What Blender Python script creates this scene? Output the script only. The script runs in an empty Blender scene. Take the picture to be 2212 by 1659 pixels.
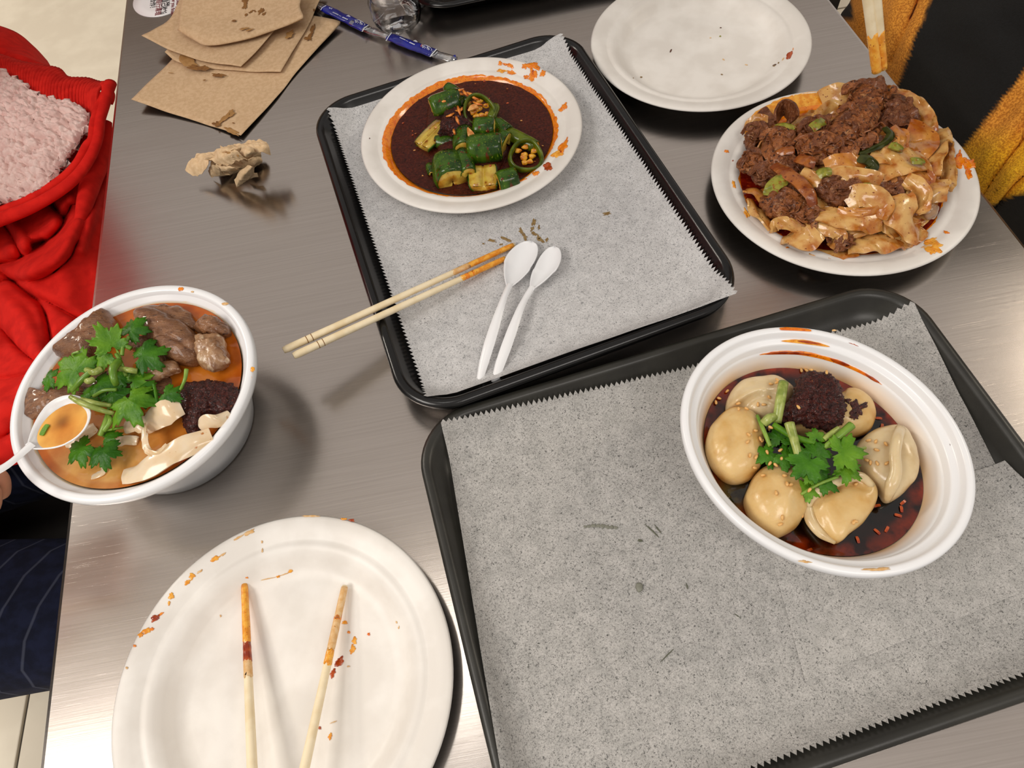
import bpy, bmesh, math, random
import numpy as np
from mathutils import Vector, Matrix, noise as MN

S = bpy.context.scene
COL = S.collection
random.seed(7)
rng = np.random.default_rng(7)

# ------------------------------------------------------------------ camera
FPX, PIT, ROL, CAMH = 1456.75, 1.0569, -0.1901, 0.4883      # focal length in px of a 2212 x 1659 frame, metres above the table top
CEN = (1106.0, 829.5)
_fw = np.array([0, math.cos(PIT), -math.sin(PIT)])
_r = np.array([1.0, 0, 0]); _u = np.cross(_r, _fw)
RR = math.cos(ROL) * _r + math.sin(ROL) * _u
UU = -math.sin(ROL) * _r + math.cos(ROL) * _u
cam = bpy.data.objects.new('camera', bpy.data.cameras.new('camera'))
COL.objects.link(cam)
cam.data.sensor_width = 36.0
cam.data.lens = FPX / 2212 * 36.0
cam.data.clip_start = 0.01
m = Matrix.Identity(4)
for i in range(3):
    m[i][0], m[i][1], m[i][2] = RR[i], UU[i], -_fw[i]
m[2][3] = CAMH
cam.matrix_world = m
S.camera = cam

# ------------------------------------------------------------------ world, lights, exposure
def lin(c):
    if isinstance(c, str):
        c = [int(c[i:i + 2], 16) for i in (1, 3, 5)]
    return tuple((x / 255 / 12.92) if x / 255 <= .04045 else ((x / 255 + .055) / 1.055) ** 2.4 for x in c)

W = bpy.data.worlds.new('world'); S.world = W; W.use_nodes = True
bg = W.node_tree.nodes['Background']
bg.inputs[0].default_value = (1.0, 0.925, 0.86, 1); bg.inputs[1].default_value = 0.46

def area(name, loc, size, power, color, rot=(0, 0, 0)):
    L = bpy.data.lights.new(name, 'AREA'); L.shape = 'RECTANGLE'
    L.size, L.size_y = size; L.energy = power; L.color = color
    o = bpy.data.objects.new(name, L); COL.objects.link(o); o.location = loc; o.rotation_euler = rot
    return o
area('ceiling_strip_light', (-1.85, -0.54, 2.08), (1.1, 1.40), 48, (1.0, 0.94, 0.87))
area('ceiling_strip_light', (2.75, 0.95, 2.08), (0.9, 0.5), 20, (1.0, 0.88, 0.70))
area('ceiling_or_fill_light', (-0.40, 0.36, 2.08), (0.08, 0.4), 1.6, (1.0, 0.97, 0.92))
area('ceiling_or_fill_light', (-3.0, 2.2, 2.08), (0.6, 0.6), 60, (1.0, 0.92, 0.80))  # added fill lamp, no fixture known; brightens the floor left of the table
area('ceiling_or_fill_light', (0.7, -1.2, 2.08), (1.2, 0.6), 16, (1.0, 0.94, 0.88))

S.view_settings.view_transform = 'Standard'
S.view_settings.look = 'None'
S.view_settings.gamma = 1.0
S.view_settings.use_curve_mapping = False
S.view_settings.exposure = 0.0
S.cycles.use_denoising = True
S.cycles.max_bounces = 10
S.cycles.transmission_bounces = 8
S.cycles.transparent_max_bounces = 12
S.cycles.sample_clamp_indirect = 4.0
S.cycles.caustics_reflective = False
S.cycles.caustics_refractive = False

# ------------------------------------------------------------------ helpers
WO = {}                                            # world origin of every object made here
def at(x, y, z=0.0):
    d = (x - CEN[0]) / FPX * RR - (y - CEN[1]) / FPX * UU + _fw
    t = (z - CAMH) / d[2]
    return np.array([d[0] * t, d[1] * t, z])
def ats(pts): return np.array([at(*p) for p in pts])
def Z(ox, oy, s):                                   # reads coordinates taken from an enlarged detail of the photo
    return lambda pts: [(ox + p[0] * s, oy + p[1] * s) + tuple(p[2:]) for p in pts]

def tag(o, label=None, cat=None, group=None, kind=None):
    if label: o['label'] = label
    if cat: o['category'] = cat
    if group: o['group'] = group
    if kind: o['kind'] = kind
    return o

def thing(name, label, cat, loc, group=None):
    o = bpy.data.objects.new(name, None); COL.objects.link(o)
    o.location = Vector(loc); WO[o.name] = np.array(loc, float)
    o.empty_display_size = .02
    return tag(o, label, cat, group)

def mk(name, v, f, mat, parent=None, smooth=True, cols=None, uv=None, origin=None, matidx=None):
    v = np.asarray(v, float)
    if parent is not None:
        org = WO[parent.name]
    elif origin is not None:
        org = np.asarray(origin, float)
    else:
        org = np.array([v[:, 0].mean(), v[:, 1].mean(), v[:, 2].min()])
    me = bpy.data.meshes.new(name)
    me.from_pydata([tuple(p) for p in (v - org)], [], [tuple(int(i) for i in q) for q in f])
    bm = bmesh.new(); bm.from_mesh(me); bmesh.ops.recalc_face_normals(bm, faces=bm.faces)
    if any(e.is_boundary for e in bm.edges) and sum(q.normal.z * q.calc_area() for q in bm.faces) < -.15 * sum(q.calc_area() for q in bm.faces):
        bmesh.ops.reverse_faces(bm, faces=bm.faces)
    bm.to_mesh(me); bm.free()
    if smooth:
        me.polygons.foreach_set('use_smooth', [True] * len(me.polygons))
    for mt in (mat if isinstance(mat, (list, tuple)) else [mat]):
        me.materials.append(mt)
    if matidx is not None:
        me.polygons.foreach_set('material_index', [int(i) for i in matidx])
    if cols is not None:
        a = me.color_attributes.new('Col', 'FLOAT_COLOR', 'POINT')
        c = np.ones((len(v), 4)); c[:, :3] = cols
        a.data.foreach_set('color', c.ravel())
    if uv is not None:
        l = me.uv_layers.new(name='UVMap')
        li = np.empty(len(me.loops), int); me.loops.foreach_get('vertex_index', li)
        l.data.foreach_set('uv', np.asarray(uv)[li].ravel())
    me.update()
    o = bpy.data.objects.new(name, me); COL.objects.link(o)
    if parent is not None:
        o.parent = parent; WO[o.name] = org
    else:
        o.location = Vector(org); WO[o.name] = org
    return o

def solid(o, t, off=0.0):
    md = o.modifiers.new('thick', 'SOLIDIFY'); md.thickness = t; md.offset = off
    return o
def subd(o, n=1):
    md = o.modifiers.new('sub', 'SUBSURF'); md.levels = n; md.render_levels = n
    return o

def cr(P, n, closed=False):                         # Catmull-Rom through P, n samples evenly by chord length
    P = np.asarray(P, float)
    if closed: Q = np.vstack([P[-1], P, P[0], P[1]])
    else: Q = np.vstack([2 * P[0] - P[1], P, 2 * P[-1] - P[-2]])
    k = len(Q) - 3
    seg = np.linalg.norm(Q[2:-1] - Q[1:-2], axis=1) + 1e-9
    cum = np.concatenate([[0], np.cumsum(seg)])
    ts = np.linspace(0, cum[-1], n, endpoint=not closed)
    i = np.clip(np.searchsorted(cum, ts, side='right') - 1, 0, k - 1)
    t = ((ts - cum[i]) / seg[i])[:, None]
    a, b, c, d = Q[i], Q[i + 1], Q[i + 2], Q[i + 3]
    return .5 * (2 * b + (c - a) * t + (2 * a - 5 * b + 4 * c - d) * t * t + (3 * b - a - 3 * c + d) * t ** 3)

def gridf(nu, nv, closev=False):
    f = []
    for i in range(nu - 1):
        for j in range(nv if closev else nv - 1):
            k = (j + 1) % nv
            f.append((i * nv + j, i * nv + k, (i + 1) * nv + k, (i + 1) * nv + j))
    return f

def nz(p, s, seed=0.0): return MN.noise(Vector((p[0] * s + seed, p[1] * s - seed * 1.7, p[2] * s + seed * .31)))
def nzs(V, s, seed=0.0): return np.array([nz(p, s, seed) for p in V])

def loft(name, rows, mat, n=24, mm=None, parent=None, thick=.0008, amp=0.0, scale=60, seed=0, pix=True, tag_=None, smooth=True, cols=None, sub=0):
    """a sheet through several polylines, each point a pixel of the photo with its own height"""
    R = [cr(ats(r) if pix else np.asarray(r), n) for r in rows]
    R = np.array(R)
    mm = mm or 4 * len(rows)
    G = np.array([cr(R[:, j], mm) for j in range(n)])          # n x mm x 3
    V = G.reshape(-1, 3)
    if amp:
        V = V.copy(); d = nzs(V, scale, seed); V[:, 2] += amp * d
        V[:, 0] += .4 * amp * nzs(V, scale, seed + 9)
    o = mk(name, V, gridf(n, mm), mat, parent, smooth, cols=None if cols is None else cols(n, mm))
    if thick: solid(o, thick)
    if sub: subd(o, sub)
    return o

def ribbon(name, pts, w, mat, parent=None, n=26, m=7, thick=.0022, twist=0.0, bulge=0.0, wav=0.0, wf=90, seed=0, ends=.75, pix=True):
    """a flat strip along pts; twist in radians (number or list along the strip), bulge lifts the middle, wav ruffles the edges"""
    P = cr(ats(pts) if pix else pts, n)
    T = np.gradient(P, axis=0); T /= np.linalg.norm(T, axis=1)[:, None] + 1e-9
    up = np.array([0, 0, 1.0])
    sd = np.cross(up, T); sd /= np.linalg.norm(sd, axis=1)[:, None] + 1e-9
    nr = np.cross(T, sd)
    tw = np.interp(np.linspace(0, 1, n), np.linspace(0, 1, len(twist)), twist) if isinstance(twist, (list, tuple)) else np.full(n, twist)
    wd = np.interp(np.linspace(0, 1, n), np.linspace(0, 1, len(w)), w) if isinstance(w, (list, tuple)) else np.full(n, w)
    if not isinstance(w, (list, tuple)):
        wd = wd * np.interp(np.linspace(0, 1, n), [0, .08, .92, 1], [ends, 1, 1, ends])
    V = []
    for i in range(n):
        a = sd[i] * math.cos(tw[i]) + nr[i] * math.sin(tw[i]); b = -sd[i] * math.sin(tw[i]) + nr[i] * math.cos(tw[i])
        for s in np.linspace(-1, 1, m):
            p = P[i] + a * s * wd[i] / 2 + b * bulge * (1 - s * s)
            if wav: p = p + b * wav * (abs(s) ** 1.5 + .25) * nz(p, wf, seed + s * .6)
            V.append(p)
    o = mk(name, V, gridf(n, m), mat, parent)
    solid(o, thick)
    md = o.modifiers.new('edges', 'EDGE_SPLIT'); md.split_angle = math.radians(50)
    return o

def mound(name, outline, zb, h, mat, parent=None, n=56, k=12, e=2.2, under=.45, amp=0.0, scale=120, seed=0, shift=(0, 0), ridges=(), pix=True, smooth=True, ridged=False, skirt=True, zsl=0.0, cols=None, fl=0.0):
    """a lump whose widest outline is traced at height zb and which domes up by h and down by under*h"""
    O = cr(np.array([at(x, y, zb) for x, y in outline]) if pix else np.asarray(outline, float), n, closed=True)
    c = O.mean(0)
    V = []; 
    th = np.linspace(-math.pi / 2 * (1 if skirt else 0), math.pi / 2, 2 * k if skirt else k)[:-1]
    for t in th:
        s = max(math.cos(t), 0.0) ** (2 / e); q = math.sin(t)
        z = (h if q > 0 else h * under) * math.copysign(abs(q) ** (2 / e), q)
        for p in O:
            v = c + (p - c) * s
            v = v + np.array([shift[0] * max(q, 0), shift[1] * max(q, 0), z])
            V.append(v)
    nr = len(th)
    V.append(c + np.array([shift[0], shift[1], h])); V = np.array(V)
    if zsl: V[:, 2] += zsl * (V[:, 1] - c[1])
    for pts, wd, ht in ridges:                      # raised (or sunk) lines across the top
        L = cr(np.array([at(x, y, zb + h * .8) for x, y in pts]), 30)[:, :2]
        d = np.min(np.linalg.norm(V[:, None, :2] - L[None], axis=2), axis=1)
        V[:, 2] += np.where(V[:, 2] > zb, ht * np.exp(-(d / wd) ** 2), 0)
    if amp:
        D = V - c; D[:, 2] *= .8; L = np.linalg.norm(D, axis=1)[:, None] + 1e-9
        a = nzs(V, scale, seed) + .5 * nzs(V, scale * 2.3, seed + 3)
        if ridged: a = 1 - 2 * np.abs(a) ** .8
        if fl: a = a + fl * nzs(V * np.array([1, 1, .3]), scale * 4.5, seed + 5)
        V = V + D / L * (a * amp)[:, None]
    f = gridf(nr, n, True); top = nr * n
    f += [((nr - 1) * n + j, (nr - 1) * n + (j + 1) % n, top) for j in range(n)]
    return mk(name, V, f, mat, parent, smooth, cols=None if cols is None else cols(V))

def tube(name, P, rad, mat, parent=None, n=24, sides=10, flat=1.0, pix=True, smooth=True, raw=False, sq=0.0):
    P = cr(ats(P) if pix else P, n) if not raw else np.asarray(P, float)
    n = len(P)
    rad = np.interp(np.linspace(0, 1, n), np.linspace(0, 1, len(rad)), rad) if isinstance(rad, (list, tuple)) else np.full(n, rad)
    T = np.gradient(P, axis=0); T /= np.linalg.norm(T, axis=1)[:, None] + 1e-9
    up = np.array([0, 0, 1.0]) if abs(T[:, 2]).max() < .95 else np.array([.3, 1, 0.1])
    V = []
    for i in range(n):
        a = np.cross(up, T[i]); a /= np.linalg.norm(a) + 1e-9; b = np.cross(T[i], a)
        for j in range(sides):
            t = 2 * math.pi * j / sides
            ca, sa = math.cos(t), math.sin(t)
            if sq:
                mx = max(abs(ca), abs(sa)); ca, sa = ca * (1 - sq + sq / mx), sa * (1 - sq + sq / mx)
            V.append(P[i] + rad[i] * (a * ca + b * flat * sa))
    f = gridf(n, sides, True)
    f += [tuple(range(sides))[::-1], tuple((n - 1) * sides + j for j in range(sides))]
    return mk(name, V, f, mat, parent, smooth)

def lathe(name, prof, c, mat, parent=None, n=96, oval=(1, 1, 0), cols=None, wob=0.0):
    V = []
    ca, sa = math.cos(oval[2]), math.sin(oval[2])
    for r, z in prof:
        for j in range(n):
            t = 2 * math.pi * j / n
            x, y = r * oval[0] * math.cos(t), r * oval[1] * math.sin(t)
            V.append((c[0] + ca * x - sa * y, c[1] + sa * x + ca * y, c[2] + z + wob * r * r * math.sin(2 * t + 1)))
    f = gridf(len(prof), n, True)
    if prof[0][0] > 1e-6: f.append(tuple(range(n))[::-1])
    if prof[-1][0] > 1e-6: f.append(tuple((len(prof) - 1) * n + j for j in range(n)))
    V = np.array(V)
    return mk(name, V, f, mat, parent, cols=None if cols is None else cols(V))

def disc(name, c, r, mat, parent=None, n=96, k=26, zf=None, oval=(1, 1, 0), cols=None, rf=None):
    ca, sa = math.cos(oval[2]), math.sin(oval[2]); V = []
    for i in range(k):
        for j in range(n):
            t = 2 * math.pi * j / n; q = r * (i + .001) / (k - 1)
            if rf: q *= 1 + (rf(t) - 1) * (i / (k - 1)) ** 2
            x, y = q * oval[0] * math.cos(t), q * oval[1] * math.sin(t)
            X, Y = c[0] + ca * x - sa * y, c[1] + sa * x + ca * y
            V.append((X, Y, c[2] + (zf(X, Y, i / (k - 1)) if zf else 0)))
    V = np.array(V)
    return mk(name, V, gridf(k, n, True), mat, parent, cols=None if cols is None else cols(V))

def blot(parent, x, y, w, h, mat, zf, ang=0.0, name='sauce_stain', t=.0005, rough=.25, seed=None, n=30):
    """a small irregular splash lying on the surface zf(x, y); w and h are pixel half-axes in the photo"""
    sd = (x * 1.37 + y * .77) % 97 if seed is None else seed
    V = []; ks = (1.0, .93, .6, .01); hs = (0, .75, 1, 1.0)
    for k, hh in zip(ks, hs):
        for j in range(n):
            a = 2 * math.pi * j / n
            rr = k * (1 + rough * 2.0 * MN.noise(Vector((math.cos(a) * 1.6 + sd, math.sin(a) * 1.6, sd * .5))) + rough * .55 * MN.noise(Vector((math.cos(a) * 4 + sd, math.sin(a) * 4, 2))))
            dx, dy = w * rr * math.cos(a), h * rr * math.sin(a)
            px, py = x + dx * math.cos(ang) - dy * math.sin(ang), y + dx * math.sin(ang) + dy * math.cos(ang)
            p = at(px, py, WO[parent.name][2] + .01)
            for _ in range(4): p = at(px, py, zf(p[0], p[1]))
            V.append((p[0], p[1], p[2] + .0002 + t * hh))
    return mk(name, V, gridf(4, n, True), mat, parent)

# ------------------------------------------------------------------ materials
MATS = {}
def mat(name, c, c2=None, scale=20.0, lo=.4, hi=.6, detail=4.0, rough=.5, metal=0.0, spots=None, bump=None, sss=0.0, sssr=(.01, .004, .002), coat=0.0, attr=False, trans=0.0, alpha=None, sheen=0.0, stretch=None, spec=.5, ior=None, aniso=0.0, dist=0.0, bump2=None):
    M = bpy.data.materials.new(name); M.use_nodes = True; MATS[name] = M
    nt = M.node_tree; N = nt.nodes; L = nt.links
    b = N['Principled BSDF']
    tc = N.new('ShaderNodeTexCoord'); vec = tc.outputs['Object']
    if stretch:
        mp = N.new('ShaderNodeMapping'); mp.inputs['Scale'].default_value = stretch; L.new(vec, mp.inputs[0]); vec = mp.outputs[0]
    def noise_(s, d=4.0, ds=0.0):
        t = N.new('ShaderNodeTexNoise'); t.inputs['Scale'].default_value = s; t.inputs['Detail'].default_value = d; t.inputs['Distortion'].default_value = ds
        L.new(vec, t.inputs['Vector']); return t.outputs['Fac']
    def ramp(src, a, bb):
        r = N.new('ShaderNodeMapRange'); r.inputs[1].default_value = a; r.inputs[2].default_value = bb; L.new(src, r.inputs[0]); return r.outputs[0]
    def mix(f, a, bb):
        x = N.new('ShaderNodeMix'); x.data_type = 'RGBA'
        L.new(f, x.inputs[0])
        for s, q in ((6, a), (7, bb)):
            if isinstance(q, tuple): x.inputs[s].default_value = (*q[:3], 1)
            else: L.new(q, x.inputs[s])
        return x.outputs[2]
    cur = lin(c)
    if attr:
        a = N.new('ShaderNodeVertexColor'); a.layer_name = 'Col'; cur = a.outputs[0]
        if c2 is not None:
            mu = N.new('ShaderNodeMix'); mu.data_type = 'RGBA'; mu.blend_type = 'MULTIPLY'; mu.inputs[0].default_value = 1
            L.new(cur, mu.inputs[6]); L.new(mix(ramp(noise_(scale, detail, dist), lo, hi), (1.0, 1.0, 1.0), lin(c2)), mu.inputs[7]); cur = mu.outputs[2]
    elif c2 is not None:
        cur = mix(ramp(noise_(scale, detail, dist), lo, hi), cur, lin(c2))
    for sp in (spots or []):
        cur = mix(ramp(noise_(sp[1], sp[4] if len(sp) > 4 else 2.0), sp[2], sp[3]), cur, lin(sp[0]))
    if isinstance(cur, tuple): b.inputs['Base Color'].default_value = (*cur, 1)
    else: L.new(cur, b.inputs['Base Color'])
    b.inputs['Roughness'].default_value = rough; b.inputs['Metallic'].default_value = metal
    b.inputs['Specular IOR Level'].default_value = spec
    if ior: b.inputs['IOR'].default_value = ior
    if coat: b.inputs['Coat Weight'].default_value = coat; b.inputs['Coat Roughness'].default_value = .08
    if sss: b.inputs['Subsurface Weight'].default_value = sss; b.inputs['Subsurface Radius'].default_value = sssr; b.inputs['Subsurface Scale'].default_value = 1.0
    if trans: b.inputs['Transmission Weight'].default_value = trans
    if sheen: b.inputs['Sheen Weight'].default_value = sheen
    if alpha is not None: b.inputs['Alpha'].default_value = alpha
    if aniso: b.inputs['Anisotropic'].default_value = aniso
    nin = None
    for bp in (bump, bump2):
        if bp:
            bn = N.new('ShaderNodeBump'); bn.inputs['Strength'].default_value = bp[1]; bn.inputs['Distance'].default_value = bp[2] if len(bp) > 2 else .001
            L.new(noise_(bp[0], 3.0), bn.inputs['Height'])
            if nin is not None: L.new(nin, bn.inputs['Normal'])
            nin = bn.outputs[0]
    if nin is not None: L.new(nin, b.inputs['Normal'])
    return M

white_pulp = mat('white_plate_pulp', (236, 232, 226), (226, 221, 214), scale=30, rough=.42, bump=(900, .06, .0004))
white_plastic = mat('white_plastic', (240, 241, 243), rough=.28, sss=.15, sssr=(.004, .004, .004))
bowl_film = mat('white_bowl_plastic', (240, 241, 243), rough=.25, attr=True)
black_plastic = mat('black_tray_plastic', (9, 9, 10), (16, 15, 15), scale=40, rough=.22, bump=(500, .05, .0004))
olive_plastic = mat('olive_black_tray_plastic', (44, 43, 38), (36, 35, 31), scale=40, rough=.36, bump=(700, .08, .0005))
bamboo = mat('pale_bamboo', (244, 228, 194), (234, 214, 174), scale=26, rough=.55, stretch=(3, 3, 3))
napkin_mat = mat('brown_kraft_napkin', (208, 177, 140), (197, 165, 127), scale=240, rough=.9, detail=6, spots=[((186, 152, 112), 900, .62, .72)], bump=(1100, .25, .0005))
napkin_light = mat('lit_kraft_napkin', (228, 198, 158), (214, 182, 140), scale=240, rough=.9, detail=6, bump=(500, .4, .0008))  # same kraft as the stack, lightened so the crumpled planes look lit
napkin_stain = mat('oily_brown_stain', (140, 96, 44), (120, 78, 34), scale=200, rough=.7)
napkin_stain2 = mat('faint_oily_stain', (170, 128, 76), (158, 116, 64), scale=200, rough=.75)
orange_oil = mat('orange_chili_oil', (240, 138, 18), (222, 104, 10), scale=260, lo=.45, hi=.65, rough=.16, spots=[((110, 26, 8), 900, .64, .70)], coat=.4)
yellow_oil = mat('yellow_orange_oil', (242, 176, 66), (226, 142, 36), scale=220, rough=.22, spots=[((150, 60, 12), 700, .66, .72)])
faint_oil = mat('faint_orange_stain', (226, 190, 140), (216, 168, 106), scale=300, rough=.45)
red_sauce = mat('red_brown_sauce', (184, 78, 18), (140, 44, 10), scale=200, rough=.18, coat=.4)
dark_fleck = mat('dark_pepper_fleck', (84, 44, 20), rough=.5)
chili_sauce_mat = mat('thick_dark_chili_sauce', (60, 20, 13), (84, 32, 19), scale=420, lo=.42, hi=.7, rough=.2, spec=.3, spots=[((150, 70, 44), 1300, .70, .76), ((28, 6, 5), 500, .60, .72)], bump=(900, .45, .0012), bump2=(2600, .35, .0006))
noodle_sauce_mat = mat('red_oily_noodle_sauce', (120, 22, 6), (84, 12, 5), scale=120, rough=.1, coat=.6, spots=[((168, 60, 12), 260, .60, .72)])
soy_mat = mat('dark_soy_chili_liquid', (34, 9, 5), (70, 20, 8), attr=True, rough=.06, coat=.5, scale=60)
soup_mat = mat('orange_beef_broth', (190, 110, 30), (214, 178, 140), attr=True, rough=.10, scale=45, lo=.4, hi=.75, coat=.3)
chili_paste_mat = mat('dark_chili_flake_paste', (92, 30, 20), (56, 14, 11), scale=420, lo=.42, hi=.58, rough=.36, spots=[((150, 60, 30), 900, .64, .70), ((190, 110, 56), 700, .71, .74)], bump=(700, 1.0, .004), bump2=(2200, .8, .002), coat=.2)
dumpling_mat = mat('steamed_dumpling_dough', (220, 188, 130), (204, 160, 88), scale=40, lo=.42, hi=.62, rough=.30, sss=.25, sssr=(.006, .004, .002), coat=.12, bump=(160, .35, .0012), spots=[((186, 128, 50), 46, .56, .74)])
dumpling_pale = mat('pale_dumpling_dough', (218, 196, 154), (196, 166, 116), scale=50, lo=.42, hi=.66, rough=.26, sss=.25, sssr=(.006, .004, .002), coat=.25, bump=(160, .25, .001))
noodle_mat = mat('saucy_wheat_noodle', (214, 168, 100), (180, 108, 36), scale=80, lo=.40, hi=.62, rough=.2, sss=.08, sssr=(.004, .003, .0015), coat=.35, spots=[((126, 52, 14), 420, .66, .73), ((150, 74, 20), 90, .62, .74)], bump=(260, .25, .001))
noodle_orange = mat('oil_stained_noodle', (204, 140, 64), (164, 84, 22), scale=70, lo=.4, hi=.66, rough=.2, sss=.06, sssr=(.006, .003, .0015), coat=.4, spots=[((120, 40, 12), 380, .64, .72)], bump=(260, .25, .001))
noodle_pale = mat('pale_soup_noodle', (232, 210, 180), (224, 192, 150), scale=40, rough=.2, sss=.25, sssr=(.006, .004, .002), coat=.3, spots=[((186, 120, 60), 200, .68, .76)])
beef_mat = mat('sauced_shredded_beef', (164, 98, 50), (112, 58, 26), scale=110, lo=.36, hi=.62, detail=6, rough=.34, coat=.15, spec=.35, spots=[((196, 138, 88), 160, .58, .70), ((62, 28, 14), 330, .57, .67)], bump=(420, .8, .002), bump2=(1600, .6, .001), dist=1.5)
beef_dark = mat('dark_sauced_beef', (138, 82, 46), (94, 48, 24), scale=120, lo=.36, hi=.62, detail=6, rough=.32, coat=.15, spec=.35, spots=[((166, 116, 80), 200, .60, .72)], bump=(420, .8, .002), bump2=(1600, .6, .001), dist=1.5)
stew_mat = mat('braised_beef', (148, 102, 66), (108, 68, 40), scale=70, lo=.36, hi=.64, detail=8, rough=.36, coat=.3, spots=[((158, 120, 92), 150, .62, .74), ((66, 38, 26), 260, .62, .72)], bump=(260, .7, .002), bump2=(1200, .6, .001), stretch=(1, 2.4, 1))
tendon_mat = mat('braised_tendon', (176, 140, 104), (130, 88, 58), scale=60, rough=.26, sss=.2, sssr=(.006, .004, .002), coat=.35, spots=[((206, 180, 150), 120, .58, .70)], bump=(240, .6, .002))
onion_mat = mat('sauced_onion_strip', (166, 96, 38), (128, 60, 18), scale=110, rough=.2, sss=.05, coat=.2, spots=[((100, 40, 12), 300, .60, .70)], bump=(300, .5, .001))
skin_green = mat('cucumber_skin', (60, 94, 14), (27, 56, 5), scale=90, lo=.38, hi=.6, rough=.2, coat=.12, spec=.35, stretch=(1, 1, .25), spots=[((120, 140, 40), 700, .62, .72), ((96, 36, 14), 260, .62, .70)], bump=(300, .25, .001))
flesh_mat = mat('cucumber_flesh', (206, 178, 74), (178, 128, 34), scale=110, lo=.42, hi=.66, rough=.2, sss=.2, sssr=(.004, .004, .001), coat=.4, spots=[((140, 62, 16), 200, .62, .72)], bump=(300, .4, .001))
jalap_skin = mat('jalapeno_skin', (92, 106, 16), (60, 76, 8), scale=120, rough=.22, coat=.1, spec=.35, spots=[((110, 50, 14), 400, .66, .74)])
jalap_core = mat('jalapeno_core_and_seeds', (226, 164, 40), (190, 104, 20), scale=200, rough=.22, coat=.3, bump=(500, .6, .001))
carrot_mat = mat('carrot_shred', (232, 148, 62), (208, 104, 34), scale=150, rough=.22, coat=.3)
garlic_mat = mat('minced_garlic', (222, 166, 96), (196, 120, 50), scale=300, rough=.25, coat=.3)
scallion_mat = mat('scallion_slice', (150, 146, 56), (106, 112, 30), scale=160, rough=.26, coat=.15, spec=.3, spots=[((140, 80, 26), 260, .56, .66)])
pepper_green = mat('dark_green_pepper_strip', (62, 66, 24), (36, 42, 12), scale=120, rough=.2, coat=.1, spec=.3)
leaf_mat = mat('cilantro_leaf', (100, 146, 30), (62, 112, 16), scale=70, lo=.38, hi=.64, rough=.42, spec=.25, sss=.1, sssr=(.002, .003, .001), spots=[((122, 166, 60), 160, .64, .74)], bump=(500, .5, .0008))
leaf_dark = mat('dark_cilantro_leaf', (68, 122, 20), (36, 86, 8), scale=70, lo=.38, hi=.64, rough=.4, spec=.25, sss=.1, sssr=(.002, .003, .001), bump=(500, .5, .0008))
stem_mat = mat('cilantro_stem', (132, 164, 62), (96, 136, 40), scale=60, rough=.3, sss=.15, sssr=(.003, .004, .001))
celery_mat = mat('pale_green_stalk', (166, 176, 96), (132, 148, 66), scale=40, rough=.28, sss=.15, sssr=(.003, .004, .001), stretch=(6, 6, 1))
sesame_mat = mat('toasted_sesame', (212, 152, 78), (236, 196, 130), scale=300, rough=.45)
red_cloth = mat('red_cotton_twill', (224, 32, 22), (206, 24, 16), scale=60, rough=.85, spec=.2, bump=(1600, .3, .0006))
red_rib = mat('red_ribbed_knit', (216, 36, 26), (196, 26, 18), scale=60, rough=.9, spec=.2, bump=(1200, .3, .0008))
fleece_mat = mat('pale_pink_sherpa_fleece', (236, 208, 200), (222, 188, 180), scale=60, rough=.95, bump=(700, .5, .001))
navy_cloth = mat('navy_pinstripe_cloth', (22, 26, 44), (16, 19, 34), scale=80, rough=.9, bump=(1500, .3, .0006))
coat_mat = mat('mustard_and_black_wool', (180, 120, 30), (200, 180, 150), attr=True, scale=500, rough=.95, sheen=.0, bump=(900, .6, .001))
black_cloth = mat('black_wool', (14, 13, 14), (22, 20, 20), scale=200, rough=.95, bump=(900, .5, .001))
skin_mat = mat('person_skin', (206, 148, 116), (196, 134, 104), scale=40, rough=.5, sss=.2, sssr=(.012, .005, .003))
hair_mat = mat('dark_hair', (24, 18, 15), (34, 26, 20), scale=200, rough=.45)
blue_print = mat('blue_printed_film', (28, 38, 150), (20, 28, 118), scale=40, rough=.25, coat=.3, bump=(160, .5, .0012))
print_white = mat('white_print', (226, 230, 240), rough=.4)
print_orange = mat('orange_print', (226, 120, 50), rough=.4)
ink_black = mat('black_ink', (40, 34, 38), rough=.6)
ink_red = mat('dark_red_ink', (130, 60, 66), rough=.6)
sticker_mat = mat('white_sticker_vinyl', (232, 230, 230), rough=.4)
floor_mat = mat('pale_stone_floor_tile', (232, 222, 202), (222, 211, 191), scale=9, rough=.5, detail=8, bump=(60, .3, .001))
grout_mat = mat('dark_floor_grout', (84, 78, 70), rough=.9)
wall_mat = mat('warm_grey_wall_paint', (120, 104, 92), (110, 96, 86), scale=4, rough=.9)
ceil_mat = mat('warm_grey_ceiling_paint', (150, 138, 126), (140, 128, 118), scale=4, rough=.9)
bench_mat = mat('dark_bench_seat', (40, 34, 30), (32, 27, 24), scale=30, rough=.6)
paper_droplet = mat('grey_grease_spot', (96, 98, 82), (84, 86, 70), scale=300, rough=.25)
paper_brown = mat('brown_grease_spot', (146, 120, 74), (126, 98, 54), scale=300, rough=.5)
wet_spot = mat('wet_translucent_spot', (128, 128, 116), (120, 120, 108), scale=300, rough=.4)
steel_leg = mat('steel_table_leg', (150, 146, 140), rough=.35, metal=1.0)

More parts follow.
